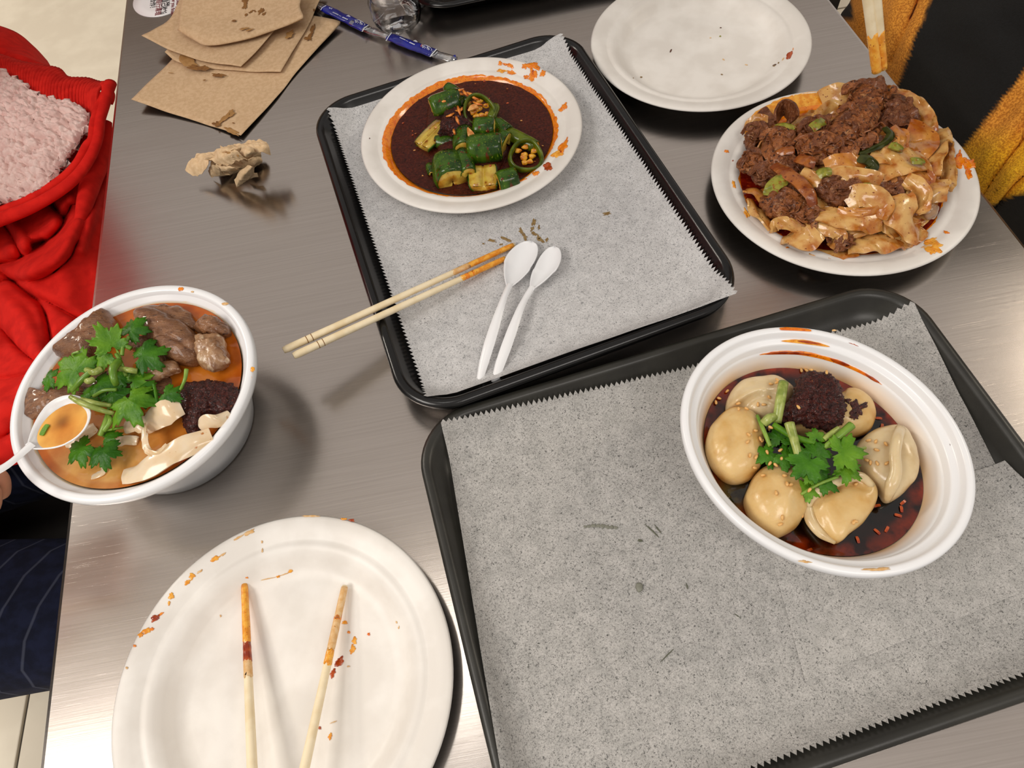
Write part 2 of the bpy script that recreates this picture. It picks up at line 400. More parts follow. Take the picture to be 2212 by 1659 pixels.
def steel():
    M = bpy.data.materials.new('brushed_stainless_steel'); M.use_nodes = True
    N = M.node_tree.nodes; L = M.node_tree.links; b = N['Principled BSDF']
    b.inputs['Metallic'].default_value = 1.0
    tc = N.new('ShaderNodeTexCoord')
    def ns(sc, s, d=3.0, rot=0.0):
        mp = N.new('ShaderNodeMapping'); mp.inputs['Scale'].default_value = sc; mp.inputs['Rotation'].default_value = (0, 0, rot)
        t = N.new('ShaderNodeTexNoise'); t.inputs['Scale'].default_value = s; t.inputs['Detail'].default_value = d
        L.new(tc.outputs['Object'], mp.inputs[0]); L.new(mp.outputs[0], t.inputs['Vector']); return t.outputs['Fac']
    def mr(src, a, bb, c, d):
        r = N.new('ShaderNodeMapRange'); r.inputs[1].default_value = a; r.inputs[2].default_value = bb; r.inputs[3].default_value = c; r.inputs[4].default_value = d
        L.new(src, r.inputs[0]); return r.outputs[0]
    g = ns((1, 90, 1), 9, 4)
    mx = N.new('ShaderNodeMix'); mx.data_type = 'RGBA'
    L.new(mr(g, .3, .7, 0, 1), mx.inputs[0]); mx.inputs[6].default_value = (.585, .525, .478, 1); mx.inputs[7].default_value = (.655, .592, .543, 1)
    L.new(mx.outputs[2], b.inputs['Base Color'])
    big = ns((1, 1, 1), 7, 3)
    L.new(mr(big, .3, .7, .20, .26), b.inputs['Roughness'])
    b.inputs['Anisotropic'].default_value = .35
    tn = N.new('ShaderNodeTangent'); tn.direction_type = 'UV_MAP'; tn.uv_map = 'UVMap'
    L.new(tn.outputs[0], b.inputs['Tangent'])
    nin = None
    for sc, s, rot, thr, st in (((1, 90, 1), 12, 0.02, 0, .03), ((1.2, 260, 1), 14, .65, .72, .10), ((1.5, 300, 1), 12, -.95, .73, .10), ((1.2, 240, 1), 13, 1.3, .73, .08)):
        h = ns(sc, s, 2.0, rot)
        if thr: h = mr(h, thr, thr + .05, 0, 1)
        bn = N.new('ShaderNodeBump'); bn.inputs['Strength'].default_value = st; bn.inputs['Distance'].default_value = .0006
        L.new(h, bn.inputs['Height'])
        if nin is not None: L.new(nin, bn.inputs['Normal'])
        nin = bn.outputs[0]
    L.new(nin, b.inputs['Normal'])
    return M
steel_mat = steel()

def paper(name, ca, cb, cf, t0, t1):
    M = bpy.data.materials.new(name); M.use_nodes = True
    N = M.node_tree.nodes; L = M.node_tree.links; b = N['Principled BSDF']; out = N['Material Output']
    tc = N.new('ShaderNodeTexCoord')
    def ns(s, d=3.0, ds=0.0):
        t = N.new('ShaderNodeTexNoise'); t.inputs['Scale'].default_value = s; t.inputs['Detail'].default_value = d; t.inputs['Distortion'].default_value = ds
        L.new(tc.outputs['Object'], t.inputs['Vector']); return t.outputs['Fac']
    def mr(src, a, bb, c=0.0, d=1.0):
        r = N.new('ShaderNodeMapRange'); r.inputs[1].default_value = a; r.inputs[2].default_value = bb; r.inputs[3].default_value = c; r.inputs[4].default_value = d
        L.new(src, r.inputs[0]); return r.outputs[0]
    def mix(f, a, bb):
        x = N.new('ShaderNodeMix'); x.data_type = 'RGBA'; L.new(f, x.inputs[0])
        for s, q in ((6, a), (7, bb)):
            if isinstance(q, tuple): x.inputs[s].default_value = (*q, 1)
            else: L.new(q, x.inputs[s])
        return x.outputs[2]
    c = mix(mr(ns(90, 4), .35, .65), lin(ca), lin(cb))
    c = mix(mr(ns(760, 3, 1.5), .52, .70), c, lin(cf))
    L.new(c, b.inputs['Base Color']); b.inputs['Roughness'].default_value = .62
    bn = N.new('ShaderNodeBump'); bn.inputs['Strength'].default_value = .2; bn.inputs['Distance'].default_value = .002; L.new(ns(14, 2), bn.inputs['Height']); L.new(bn.outputs[0], b.inputs['Normal'])
    tr = N.new('ShaderNodeBsdfTransparent'); ms = N.new('ShaderNodeMixShader')
    L.new(mr(ns(900, 2), .35, .75, t0, t1), ms.inputs[0])
    L.new(b.outputs[0], ms.inputs[1]); L.new(tr.outputs[0], ms.inputs[2]); L.new(ms.outputs[0], out.inputs[0])
    return M
paper_mat = paper('speckled_tray_paper', (218, 217, 217), (204, 203, 203), (120, 121, 123), .08, .24)
paper_shaded = paper('shaded_speckled_tray_paper', (206, 203, 199), (188, 186, 182), (92, 92, 90), .16, .42)  # same paper toned darker: broad shadow over the olive tray put into the colour

def clear(name, col=(1, 1, 1), rough=.03, tp=.8):
    M = bpy.data.materials.new(name); M.use_nodes = True
    N = M.node_tree.nodes; L = M.node_tree.links; out = N['Material Output']; N.remove(N['Principled BSDF'])
    fr = N.new('ShaderNodeFresnel'); fr.inputs[0].default_value = 1.5
    mr = N.new('ShaderNodeMapRange'); mr.inputs[1].default_value = 0; mr.inputs[2].default_value = .6; mr.inputs[3].default_value = 1 - tp; mr.inputs[4].default_value = 1
    L.new(fr.outputs[0], mr.inputs[0])
    tr = N.new('ShaderNodeBsdfTransparent'); tr.inputs[0].default_value = (*col, 1)
    gl = N.new('ShaderNodeBsdfGlossy'); gl.inputs['Roughness'].default_value = rough; gl.inputs[0].default_value = (.95, .95, .95, 1)
    ms = N.new('ShaderNodeMixShader'); L.new(mr.outputs[0], ms.inputs[0]); L.new(tr.outputs[0], ms.inputs[1]); L.new(gl.outputs[0], ms.inputs[2]); L.new(ms.outputs[0], out.inputs[0])
    return M
film_mat = clear('clear_wrapper_film', rough=.12, tp=.72)
glass_mat = mat('clear_bottle_plastic', (250, 250, 250), rough=.02, trans=1.0, ior=1.45)
water_mat = mat('water', (250, 252, 255), rough=0.0, trans=1.0, ior=1.33)

# ------------------------------------------------------------------ setting: floor, walls, ceiling, table
FZ = -0.75
def box(name, x0, x1, y0, y1, z0, z1, mt, parent=None, rot=0.0, bev=0.0):
    V = [(x, y, z) for z in (z0, z1) for x, y in ((x0, y0), (x1, y0), (x1, y1), (x0, y1))]
    F = [(3, 2, 1, 0), (4, 5, 6, 7), (0, 1, 5, 4), (1, 2, 6, 5), (2, 3, 7, 6), (3, 0, 4, 7)]
    o = mk(name, V, F, mt, parent, False)
    if bev:
        b = o.modifiers.new('bev', 'BEVEL'); b.width = bev; b.segments = 2
    return o
fl = box('floor', -3.2, 3.2, -2.2, 4.2, FZ - .06, FZ - .006, grout_mat); tag(fl, kind='structure')
t0 = None
JX, TS = -0.955, 1.15
for i in range(6):
    for j in range(6):
        x, y = JX + (i - 2) * TS, -1.75 + j * TS
        if t0 is None:
            t0 = box('tile', x + .003, x + TS - .003, y + .003, y + TS - .003, FZ - .02, FZ, floor_mat, fl, bev=.002); bx, by = x, y
        else:
            c = t0.copy(); c.name = 'tile'; COL.objects.link(c); c.parent = fl
            c.location = t0.location + Vector((x - bx, y - by, 0))
tag(box('wall_far', -3.2, 3.2, 4.2, 4.32, FZ - .06, 2.2, wall_mat), kind='structure')

tag(box('trim_1', -2.3, -.25, .63, .73, 2.1, 2.2, mat('yellow_fascia_paint', (224, 196, 70), (210, 180, 60), rough=.6)), kind='structure')

def rrect(cx, cy, w, h, r, ang, inset=0.0, n=9):
    P = []
    w2, h2, rr = w / 2 - inset, h / 2 - inset, max(r - inset * .75, .0008)
    for (sx, sy, a0) in ((1, 1, 0), (-1, 1, 90), (-1, -1, 180), (1, -1, 270)):
        for k in range(n):
            a = math.radians(a0 + 90 * k / (n - 1))
            P.append((sx * (w2 - rr) + rr * math.cos(a), sy * (h2 - rr) + rr * math.sin(a)))
    ca, sa = math.cos(ang), math.sin(ang)
    return [(cx + ca * x - sa * y, cy + sa * x + ca * y) for x, y in P]
def rings(name, cx, cy, w, h, r, ang, prof, mt, parent=None, uv=False, n=9):
    V = []
    for ins, z in prof: V += [(x, y, z) for x, y in rrect(cx, cy, w, h, r, ang, ins, n)]
    k = 4 * n; F = gridf(len(prof), k, True)
    F += [tuple(range(k))[::-1], tuple((len(prof) - 1) * k + j for j in range(k))]
    V = np.array(V)
    return mk(name, V, F, mt, parent, True, uv=V[:, [1, 0]] if uv else None)
def sharp(o, a=35):
    md = o.modifiers.new('edges', 'EDGE_SPLIT'); md.split_angle = math.radians(a)
    return o
TA, TL, TR = 0.0543, -0.357, 0.4733
TV0, TV1 = -0.62, 1.62
ta, tb = (TL + TR) / 2, (TV0 + TV1) / 2
tcx, tcy = ta * math.cos(TA) - tb * math.sin(TA), ta * math.sin(TA) + tb * math.cos(TA)
table = thing('dining_table', 'long brushed stainless steel table covered with scratches', 'table', (tcx, tcy, FZ))
sharp(rings('tabletop', tcx, tcy, TR - TL, TV1 - TV0, .006, TA, [(.004, -.034), (.0, -.032), (.0, -.0035), (.0012, -.0010), (.0040, 0)], steel_mat, table, uv=True, n=5), 10)
for sx in (-1, 1):
    for sy in (-1, 1):
        px, py = sx * .33, sy * 1.0
        x, y = tcx + px * math.cos(TA) - py * math.sin(TA), tcy + px * math.sin(TA) + py * math.cos(TA)
        tube('leg', [(x, y, -.034), (x, y, FZ + .03), (x, y, FZ)], [.022, .022, .026], steel_leg, table, n=8, sides=14, pix=False)

# ------------------------------------------------------------------ trays
TPROF = [(.030, 0.0), (.021, .0004), (.013, .011), (.0045, .0165), (.0008, .0172), (0, .0185), (.0006, .0205), (.0028, .0217), (.0052, .0220), (.0074, .0211), (.0090, .0190), (.0135, .0110), (.0190, .0055), (.0260, .0036), (.032, .0033)]
def tray(name, label, cx, cy, w, h, ang, zb, mt, group=None):
    t = thing(name, label, 'tray', (cx, cy, zb), group)
    rings('tray_body', cx, cy, w, h, .046, ang, [(a, zb + z) for a, z in TPROF], mt, t, n=14)
    return t
def tray_z(x, y, T):
    cx, cy, w, h, a, zb = T
    dx, dy = x - cx, y - cy
    px, py = abs(dx * math.cos(a) + dy * math.sin(a)), abs(-dx * math.sin(a) + dy * math.cos(a))
    r = .046; qx, qy = px - (w / 2 - r), py - (h / 2 - r)
    d = -(math.hypot(max(qx, 0), max(qy, 0)) + min(max(qx, qy), 0) - r)
    return zb + float(np.interp(d, [-.03, 0, .006, .011, .015, .022, .030, .042], [.0275, .0240, .0228, .0195, .0135, .0075, .0048, .0040]))
T1 = (.0252, .4658, .2971, .3997, .1805, .008)
T0 = (.0262, .4688, .2971, .3997, .1855, .000)
T2 = (.1397, .1223, .4168, .3013, .1167, .000)
tray('serving_tray', 'glossy black tray underneath another black tray, only its rim showing', *T0, black_plastic, 'stacked black trays')
tray('serving_tray', 'glossy black tray on top of its stack carrying plate of chili cucumbers', *T1, black_plastic, 'stacked black trays')
tr2 = tray('serving_tray', 'olive-black tray with grey paper under the white dumpling bowl', *T2, olive_plastic)
tw = []                                            # woven relief on the floor of the olive tray
V, Fc = [], []
ca, sa = math.cos(T2[4]), math.sin(T2[4])
def weave(cx0, cy0, w, h):
    s = .0042
    for i in range(int(w / s)):
        for j in range(int(h / s)):
            x, y = cx0 + (i + .5) * s, cy0 + (j + .5) * s
            d = 1 if (i + j) % 2 else -1
            a = d * math.pi / 4
            b = len(V)
            for qx, qy, z in ((-.5, -.16, 0), (.5, -.16, 0), (.5, .16, 0), (-.5, .16, 0), (-.36, 0, .0005), (.36, 0, .0005)):
                lx, ly = x + s * 1.1 * (qx * math.cos(a) - qy * math.sin(a)), y + s * 1.1 * (qx * math.sin(a) + qy * math.cos(a))
                V.append((T2[0] + ca * lx - sa * ly, T2[1] + sa * lx + ca * ly, .0034 + z))
            Fc.extend([(b, b + 1, b + 5, b + 4), (b + 1, b + 2, b + 5), (b + 2, b + 3, b + 4, b + 5), (b + 3, b, b + 4)])
weave(-.178, .06, .356, .060); weave(-.178, -.12, .02, .18)
o = mk('woven_relief', V, Fc, olive_plastic, tr2); o['kind'] = 'stuff'

def paper_sheet(name, label, corners, T, teeth, amp=.0013, lift=.0008, cols_=34, group=None, par=None, seed=0, mt=None):
    """corners TL, TR, BR, BL as pixels with a height; saw-cut teeth run along TL-BL and TR-BR (teeth='lr') or TL-TR and BL-BR ('tb') or none"""
    A, B, C_, D = ats(corners)
    if teeth == 'tb': A, B, C_, D = A, D, C_, B            # turn so that the cut edges are the two long sides of the grid
    L = max(np.linalg.norm(D - A), np.linalg.norm(C_ - B))
    n = int(L / .0021) | 1 if teeth else 60
    V = []
    for i in range(n):
        s = i / (n - 1)
        for j in range(cols_):
            t = j / (cols_ - 1)
            p = (A * (1 - s) + D * s) * (1 - t) + (B * (1 - s) + C_ * s) * t
            if teeth and j in (0, cols_ - 1):
                e = (A - B) / np.linalg.norm(A - B) * (1 if j == 0 else -1)
                p = p + e * (amp if i % 2 else -amp)
            z = tray_z(p[0], p[1], T) + lift + .0009 * MN.noise(Vector((p[0] * 26, p[1] * 26, seed)))
            V.append((p[0], p[1], z))
    return tag(mk(name, V, gridf(n, cols_), mt or paper_mat, par), label, 'paper', group)
pz1 = lambda x, y: tray_z(x, y, T1) + .0008
pz2 = lambda x, y: tray_z(x, y, T2) + .0008
paper1 = paper_sheet('tray_paper', 'speckled grey paper on the black tray under cucumbers and spoons', [(714, 250, .022), (1213, 84, .026), (1594, 629, .036), (926, 872, .020)], T1, 'lr')
paper2 = paper_sheet('tray_paper', 'large speckled grey paper with saw-cut edge on the olive tray', [(957, 922, .014), (1962, 668, .014), (2383, 1395, .010), (1115, 1832, .012)], T2, 'tb', seed=4, mt=paper_shaded)
paper3 = paper_sheet('tray_paper', 'second sheet of grey paper overlapping beneath white dumpling bowl', [(1650, 1140, .006), (2167, 997, .012), (2350, 1220, .008), (1740, 1472, .006)], T2, None, lift=.0016, seed=9, mt=paper_shaded)
for x, y, w, h, a in ((1063, 520, 9, 3, .2), (1095, 519, 11, 4, .3), (1082, 528, 5, 2, 0), (1126, 500, 4, 9, -.5), (1133, 511, 4, 9, -.6), (1153, 480, 3, 7, .4), (1150, 494, 3, 5, .5), (1153, 504, 9, 3, .5), (1165, 515, 6, 4, .4), (1168, 519, 10, 3, .6), (1181, 519, 3, 4, .5), (1164, 492, 2, 4, 0), (1312, 462, 8, 3, -.2), (1044, 527, 3, 1.5, 0)):
    blot(paper1, x, y, w, h, paper_brown, pz1, a, 'grease_stain', .0002, .5)
for x, y, w, h, a in ((1264, 1138, 4, 3, 0), (1272, 1137, 4, 3.5, 0), (1282, 1136, 5, 4, 0), (1292, 1136, 5, 4, 0), (1302, 1137, 6, 4.5, 0), (1312, 1138, 5, 4, 0), (1321, 1139, 5, 4, 0), (1330, 1140, 4, 3.5, 0)):
    blot(paper2, x, y, w, h, wet_spot, pz2, a, 'grease_stain', .0004, .3)
blot(paper2, 1381, 1270, 8, 11, wet_spot, pz2, .2, 'water_droplet', .0016, .15)
for x, y, w, h, a in ((1408, 1146, 20, 1.6, .75), (1422, 1144, 12, 1.4, .9), (1383, 1168, 6, 2.5, 0), (1441, 1416, 17, 1.6, -.8), (1484, 1266, 6, 1.5, 1.3), (1592, 1330, 8, 1.2, .6)):
    blot(paper2, x, y, w, h, paper_droplet, pz2, a, 'grease_stain', .0002, .3)

# ------------------------------------------------------------------ plates
PIN = [(0, .0022), (.070, .0022), (.0755, .0028), (.0800, .0056), (.0850, .0112), (.0890, .0146), (.0920, .0160), (.0945, .0163), (.0962, .0158), (.0980, .0163), (.1020, .0184), (.1070, .0198), (.1110, .0203), (.1130, .0200)]
POUT = [(.1143, .0190), (.1140, .0180), (.1110, .0176), (.1020, .0160), (.0940, .0138), (.0870, .0094), (.0810, .0030), (.0770, .0004), (.0740, 0), (0, .0004)]
def plate_h(r): return float(np.interp(r, [a for a, b in PIN], [b for a, b in PIN]))
def plate(label, cx, cy, zb, sc=1.0, group='white pulp plates', oval=(1, 1, 0)):
    t = thing('round_plate', label, 'plate', (cx, cy, zb), group)
    lathe('plate_body', [(r * sc, z) for r, z in PIN + POUT], (cx, cy, zb), white_pulp, t, n=128, oval=oval)
    zf = lambda x, y: zb + plate_h(math.hypot(x - cx, y - cy) / sc)
    return t, zf
plA, zA = plate('white round plate of cucumbers in dark chili sauce on black tray', .0072, .5519, .0126, .966)
plB, zB = plate('empty white round plate with few specks above the noodle plate', .2669, .6396, .0, 1.008)
plC, zC = plate('white round plate heaped with wide noodles and shredded beef', .3291, .4140, .0, 1.003)
plD, zD = plate('empty white round plate with two used chopsticks across it', -.1862, .0750, .0, .999)
q = Z(1250, 0, 550 / 2212)
for x, y, w, h, a, mt in q([(800, 443, 6, 16, .35, dark_fleck), (1233, 243, 8, 4, 0, dark_fleck), (1230, 317, 8, 6, 0, scallion_mat), (1258, 519, 9, 4, .6, faint_oil), (1455, 565, 12, 4, .2, faint_oil), (1243, 648, 9, 5, 0, paper_brown), (543, 672, 10, 6, 0, paper_brown), (475, 681, 6, 4, 0, paper_brown), (1830, 480, 20, 38, .75, red_sauce), (1862, 428, 3, 12, .2, orange_oil), (1775, 515, 5, 14, .7, faint_oil), (1735, 548, 5, 8, .8, paper_brown), (1702, 566, 15, 6, -.3, dark_fleck), (1697, 575, 10, 4, -.3, paper_brown), (1145, 331, 8, 3, 0, faint_oil)]):
    s = 550 / 2212; blot(plB, x, y, w * s, h * s, mt, zB, a, t=.0004)
q = Z(240, 1100, 760 / 2212); s = 760 / 2212
for x, y, w, h, a, mt in q([(870, 145, 36, 12, -.5, faint_oil), (800, 180, 30, 5, -.5, faint_oil), (950, 205, 6, 9, 0, faint_oil), (952, 262, 5, 14, 0, faint_oil), (655, 312, 26, 14, -.4, yellow_oil), (705, 285, 20, 6, -.5, faint_oil), (560, 392, 22, 6, -.6, faint_oil), (510, 420, 18, 20, .4, yellow_oil), (483, 458, 20, 14, -.5, yellow_oil), (380, 548, 15, 26, .2, yellow_oil), (366, 592, 8, 14, .3, yellow_oil), (285, 682, 34, 18, -.5, red_sauce), (318, 658, 14, 8, -.6, orange_oil), (225, 762, 30, 18, -.5, yellow_oil), (190, 790, 18, 12, -.6, yellow_oil), (258, 755, 12, 10, 0, orange_oil), (150, 860, 9, 7, 0, orange_oil), (100, 998, 7, 7, 0, faint_oil), (1128, 390, 16, 8, -.3, yellow_oil), (1050, 425, 12, 7, -.3, yellow_oil), (1090, 410, 26, 4, -.35, faint_oil), (855, 432, 8, 5, 0, orange_oil), (990, 438, 40, 3, -.2, faint_oil), (1470, 715, 18, 10, 0, yellow_oil), (1495, 773, 9, 8, 0, orange_oil), (1530, 828, 16, 20, .3, yellow_oil), (1518, 880, 16, 30, .3, yellow_oil), (1620, 787, 8, 8, 0, orange_oil), (1430, 960, 20, 36, .6, red_sauce), (1396, 1030, 12, 28, .3, red_sauce), (1378, 1428, 10, 20, .2, yellow_oil), (1312, 1376, 9, 10, 0, red_sauce), (1795, 712, 6, 8, 0, faint_oil), (1808, 745, 5, 10, .3, faint_oil), (1493, 988, 9, 5, 0, faint_oil), (1260, 44, 60, 5, 0, faint_oil), (1515, 71, 18, 8, 0, red_sauce), (1470, 62, 22, 5, 0, yellow_oil), (1400, 1338, 20, 3, -.4, faint_oil), (690, 670, 5, 8, .3, faint_oil)]):
    blot(plD, x, y, w * s, h * s, mt, zD, a, t=.0004, rough=.4)

# ------------------------------------------------------------------ bowls
BO = [(0, .0008), (.0545, .0008), (.0560, .0), (.0585, .0), (.0605, .0016), (.0680, .022), (.0750, .044), (.0800, .0545), (.0822, .0560), (.0836, .0572), (.0850, .0605), (.0868, .0615), (.0905, .0622), (.0922, .0632), (.0928, .0660), (.0926, .0690), (.0915, .0704)]
BI = [(.0885, .0706), (.0868, .0696), (.0860, .0655), (.0845, .0643), (.0818, .0636), (.0806, .0625), (.0798, .0575), (.0786, .0562), (.0755, .0500), (.0700, .0340), (.0630, .0140), (.0560, .0040), (.0500, .0028), (0, .0028)]
def bowl_h(r): return float(np.interp(r, [a for a, b in BI[::-1]], [b for a, b in BI[::-1]]))
cE = np.array([-.2790, .2950]); zE0 = .0; cF = np.array([.1891, .1503]); zF0 = .0046
ovF = (1.0, .885, math.radians(-55.3))
def film(c, z0, zl, hh, tint, nout):
    def g(V):
        C = np.tile(np.array(lin((240, 241, 243))), (len(V), 1)); t = np.array(lin(tint))
        r = np.hypot(V[:, 0] - c[0], V[:, 1] - c[1])
        k = np.clip(1 - (V[:, 2] - zl) / hh, 0, 1) * (.75 + .5 * nzs(V, 55, 3))
        k = np.where((r < .0815) & (np.arange(len(V)) >= nout * 128), np.clip(k, 0, 1), 0) * .8
        return C * (1 - k[:, None]) + t * k[:, None]
    return g
bwE = thing('round_bowl', 'white plastic bowl of orange beef noodle soup at table edge', 'bowl', (cE[0], cE[1], zE0), 'white plastic bowls')
def dense(P, k=4):
    R = []
    for a, b in zip(P[:-1], P[1:]): R += [(a[0] + (b[0] - a[0]) * i / k, a[1] + (b[1] - a[1]) * i / k) for i in range(k)]
    return R + [P[-1]]
BIE = [(.0880, .0752), (.0862, .0745), (.0855, .0715), (.0838, .0700), (.0815, .0680), (.0790, .0640), (.0755, .0540), (.0700, .0360), (.0630, .0140), (.0560, .0040), (0, .0028)]
BOE = [(r, z * 1.066) for r, z in BO]
lathe('bowl_body', BOE + BIE[:2] + dense(BIE[2:8], 4) + BIE[8:], (cE[0], cE[1], 0), bowl_film, bwE, n=128, cols=film(cE, 0, .066, .009, (240, 206, 140), len(BOE)))
bwF = thing('round_bowl', 'white plastic bowl of dumplings in dark soy sauce on olive tray', 'bowl', (cF[0], cF[1], zF0), 'white plastic bowls')
lathe('bowl_body', BO + BI[:6] + dense(BI[6:12], 5) + BI[12:], (cF[0], cF[1], zF0), bowl_film, bwF, n=128, oval=ovF, cols=film(cF, 0, .048, .013, (242, 192, 104), len(BO)))
def bowlF_z(x, y):
    a = -ovF[2]; dx, dy = x - cF[0], y - cF[1]
    u, v = (dx * math.cos(a) - dy * math.sin(a)) / ovF[0], (dx * math.sin(a) + dy * math.cos(a)) / ovF[1]
    return zF0 + bowl_h(math.hypot(u, v))
def bowlE_z(x, y):
    return float(np.interp(math.hypot(x - cE[0], y - cE[1]), [a for a, b in BIE[::-1]] + [.0915], [b for a, b in BIE[::-1]] + [.0752]))

# ------------------------------------------------------------------ spoons and chopsticks
def spoon(label, neck, tip, sideA, sideB, handle, hw, group, dep=.006, tiltz=0.0, rimz=None):
    """neck, tip: (x, y, z) pixels; sideA/sideB: the widest points of the bowl; handle: pixels with heights; hw: widths in metres"""
    Np, Tp = at(*neck), at(*tip); A, B = at(*sideA), at(*sideB)
    ax = Tp - Np; Ln = np.linalg.norm(ax); ax /= Ln
    sd = B - A; sd -= ax * (sd @ ax); wmax = np.linalg.norm(sd) / 2; sd /= np.linalg.norm(sd)
    up = np.cross(ax, sd); up *= np.sign(up[2])
    mid = (A + B) / 2; off = ((mid - Np) @ sd) * sd
    t = thing('spoon', label, 'spoon', (*((Np + Tp) / 2)[:2], min(Np[2], Tp[2]) - dep), group)
    V = []; n, m_ = 24, 15
    for i in range(n):
        u = i / (n - 1)
        w = wmax * (math.sqrt(max(1 - ((u - .60) / .40) ** 2, 0)) if u > .60 else math.sin(math.pi / 2 * (u / .60)) ** .85)
        w = max(w, hw[0] / 2 if u < .3 else .0004)
        for j in range(m_):
            v = -1 + 2 * j / (m_ - 1)
            d = dep * (1 - abs(v) ** 2.4) * math.sin(math.pi * min(max(u, .03), .97)) ** .75
            V.append(Np + ax * Ln * u + sd * w * v - up * d + off * math.sin(math.pi * min(u, .9) / .9 * .5 if u < .45 else math.pi * (.5 + .5 * (u - .45) / .55)))
    solid(mk('spoon_bowl', V, gridf(n, m_), white_plastic, t), .0009)
    H = [(Np[0] + ax[0] * .004, Np[1] + ax[1] * .004, Np[2] - .0006)] + [tuple(at(*p)) for p in handle]
    hb = ribbon('handle', H, hw, white_plastic, t, n=30, m=7, thick=.0012, bulge=.0016, pix=False)
    return t
q = Z(600, 450, .29385)
g = 'white plastic spoons on the tray paper'
nk, tp, a, b = q([(1692, 588, .0208), (1868, 238, .0190), (1634, 440, .0195), (1906, 345, .0195)])
spoon('white plastic spoon with upright bowl touching the chopstick tips', nk, tp, a, b, q([(1672, 640, .0235), (1640, 730, .025), (1598, 860, .024), (1552, 1010, .0215), (1515, 1140, .0175), (1484, 1268, .0138)]), [.0048, .0046, .0062, .0078, .0084, .0074, .0046], g)
nk, tp, a, b = q([(1856, 604, .0205), (2036, 276, .0200), (1850, 500, .0180), (2066, 420, .0240)])
spoon('white plastic spoon tucked half beneath the other spoon on grey paper', nk, tp, a, b, q([(1826, 655, .0210), (1786, 735, .0225), (1738, 860, .0225), (1684, 1010, .0205), (1634, 1150, .0170), (1590, 1292, .0138)]), [.0048, .0046, .0062, .0078, .0084, .0074, .0046], g)

def chopstick(name, label, P0, P1, r0, r1, group, stain=None, grooves=(), sq=.35, mt_s=None):
    """P0 thick end, P1 tip, in metres"""
    P0, P1 = np.asarray(P0), np.asarray(P1)
    t = thing(name, label, 'chopstick', (*((P0 + P1) / 2)[:2], min(P0[2], P1[2]) - r1), group)
    d = P1 - P0; L = np.linalg.norm(d); d /= L
    S_ = [0, .0012, .02, L * .5, L * .85, L - .0008, L]
    R = [r0 * .82, r0, r0, r0 * .5 + r1 * .5 + .0002, r0 * .2 + r1 * .8, r1, r1 * .8]
    Pp = [P0 + d * s for s in np.linspace(0, L, 60)]
    tube('stick', Pp, list(np.interp(np.linspace(0, L, 60), S_, R)), bamboo, t, sides=12, pix=False, raw=True, sq=sq)
    for s in grooves:
        Q = [P0 + d * x for x in np.linspace(s, s + .0006, 3)]
        tube('groove', Q, float(np.interp(s, S_, R)) + .00008, napkin_stain, t, sides=12, pix=False, raw=True, sq=sq)
    for s0, s1, mt in (stain or []):
        xs = np.linspace(L * s0, L * s1, 14)
        Q = [P0 + d * x for x in xs]
        rr = [float(np.interp(x, S_, R)) + .00018 + .00022 * MN.noise(Vector((x * 300, s0, 1))) for x in xs]
        rr[0] -= .00012; rr[-1] -= .0001
        so = tube('oily_stain', Q, rr, mt, t, sides=12, pix=False, raw=True, sq=sq)
        for k in list(range(24)) + list(range(12 * 12, 14 * 12)):
            so.data.vertices[k].co += Vector(d) * (.0045 * MN.noise(Vector((k * .9, s0 * 9, 2))) * (1 if s1 < .97 or k < 24 else .1))
    return t
g = 'bamboo chopsticks resting across the black tray'
chopstick('chopstick', 'bamboo chopstick leaning across black tray rim, the upper one of its pair', at(612, 757, .0465), at(1112, 528, .0150), .0030, .0021, g, [(.76, .992, yellow_oil), (.71, .78, faint_oil), (.86, .90, orange_oil)], (.020, .0245))
chopstick('chopstick', 'bamboo chopstick leaning across black tray rim, the lower one of its pair', at(634, 769, .0465), at(1094, 557, .0150), .0030, .0021, g, [(.77, .992, yellow_oil), (.78, .83, orange_oil)], (.021, .0255))
g = 'used chopsticks on the empty near plate'
def onplate(tip, far, zt, zfar, L):
    a, b = at(*tip, zt), at(*far, zfar); d = (b - a) / np.linalg.norm(b - a); return a + d * L, a
Pa, Pb = onplate((528, 1260), (546, 1690), .0058, .0228, .225)
chopstick('chopstick', 'bamboo chopstick with dark red sauce blob on the empty plate', Pa, Pb, .0036, .0022, g, [(.80, .995, yellow_oil), (.745, .80, red_sauce), (.70, .75, faint_oil)], sq=.25)
Pa, Pb = onplate((745, 1265), (651, 1690), .0058, .0228, .225)
chopstick('chopstick', 'bamboo chopstick slanting on empty plate beside a red pepper flake', Pa, Pb, .0036, .0022, g, [(.80, .995, faint_oil), (.86, .90, orange_oil), (.76, .80, yellow_oil)], sq=.25)
g = 'chopsticks held over the noodles'
def held(tip, top, L):
    a, b = at(*tip, .15), at(*top, .198); d = (b - a) / np.linalg.norm(b - a); return a + d * L, a
HA = []
for lab, tip, top in (('splinter-edged chopstick hanging above noodle plate, longer of the held pair', (1895, 157), (1876, 0)), ('splinter-edged chopstick hanging above noodle plate, shorter of the held pair', (1907, 150), (1892, 0))):
    Pa, Pb = held(tip, top, .21); HA.append((Pa, Pb))
    chopstick('chopstick', lab, Pa, Pb, .0042, .0030, g, [(.86, .995, yellow_oil)], sq=.8)

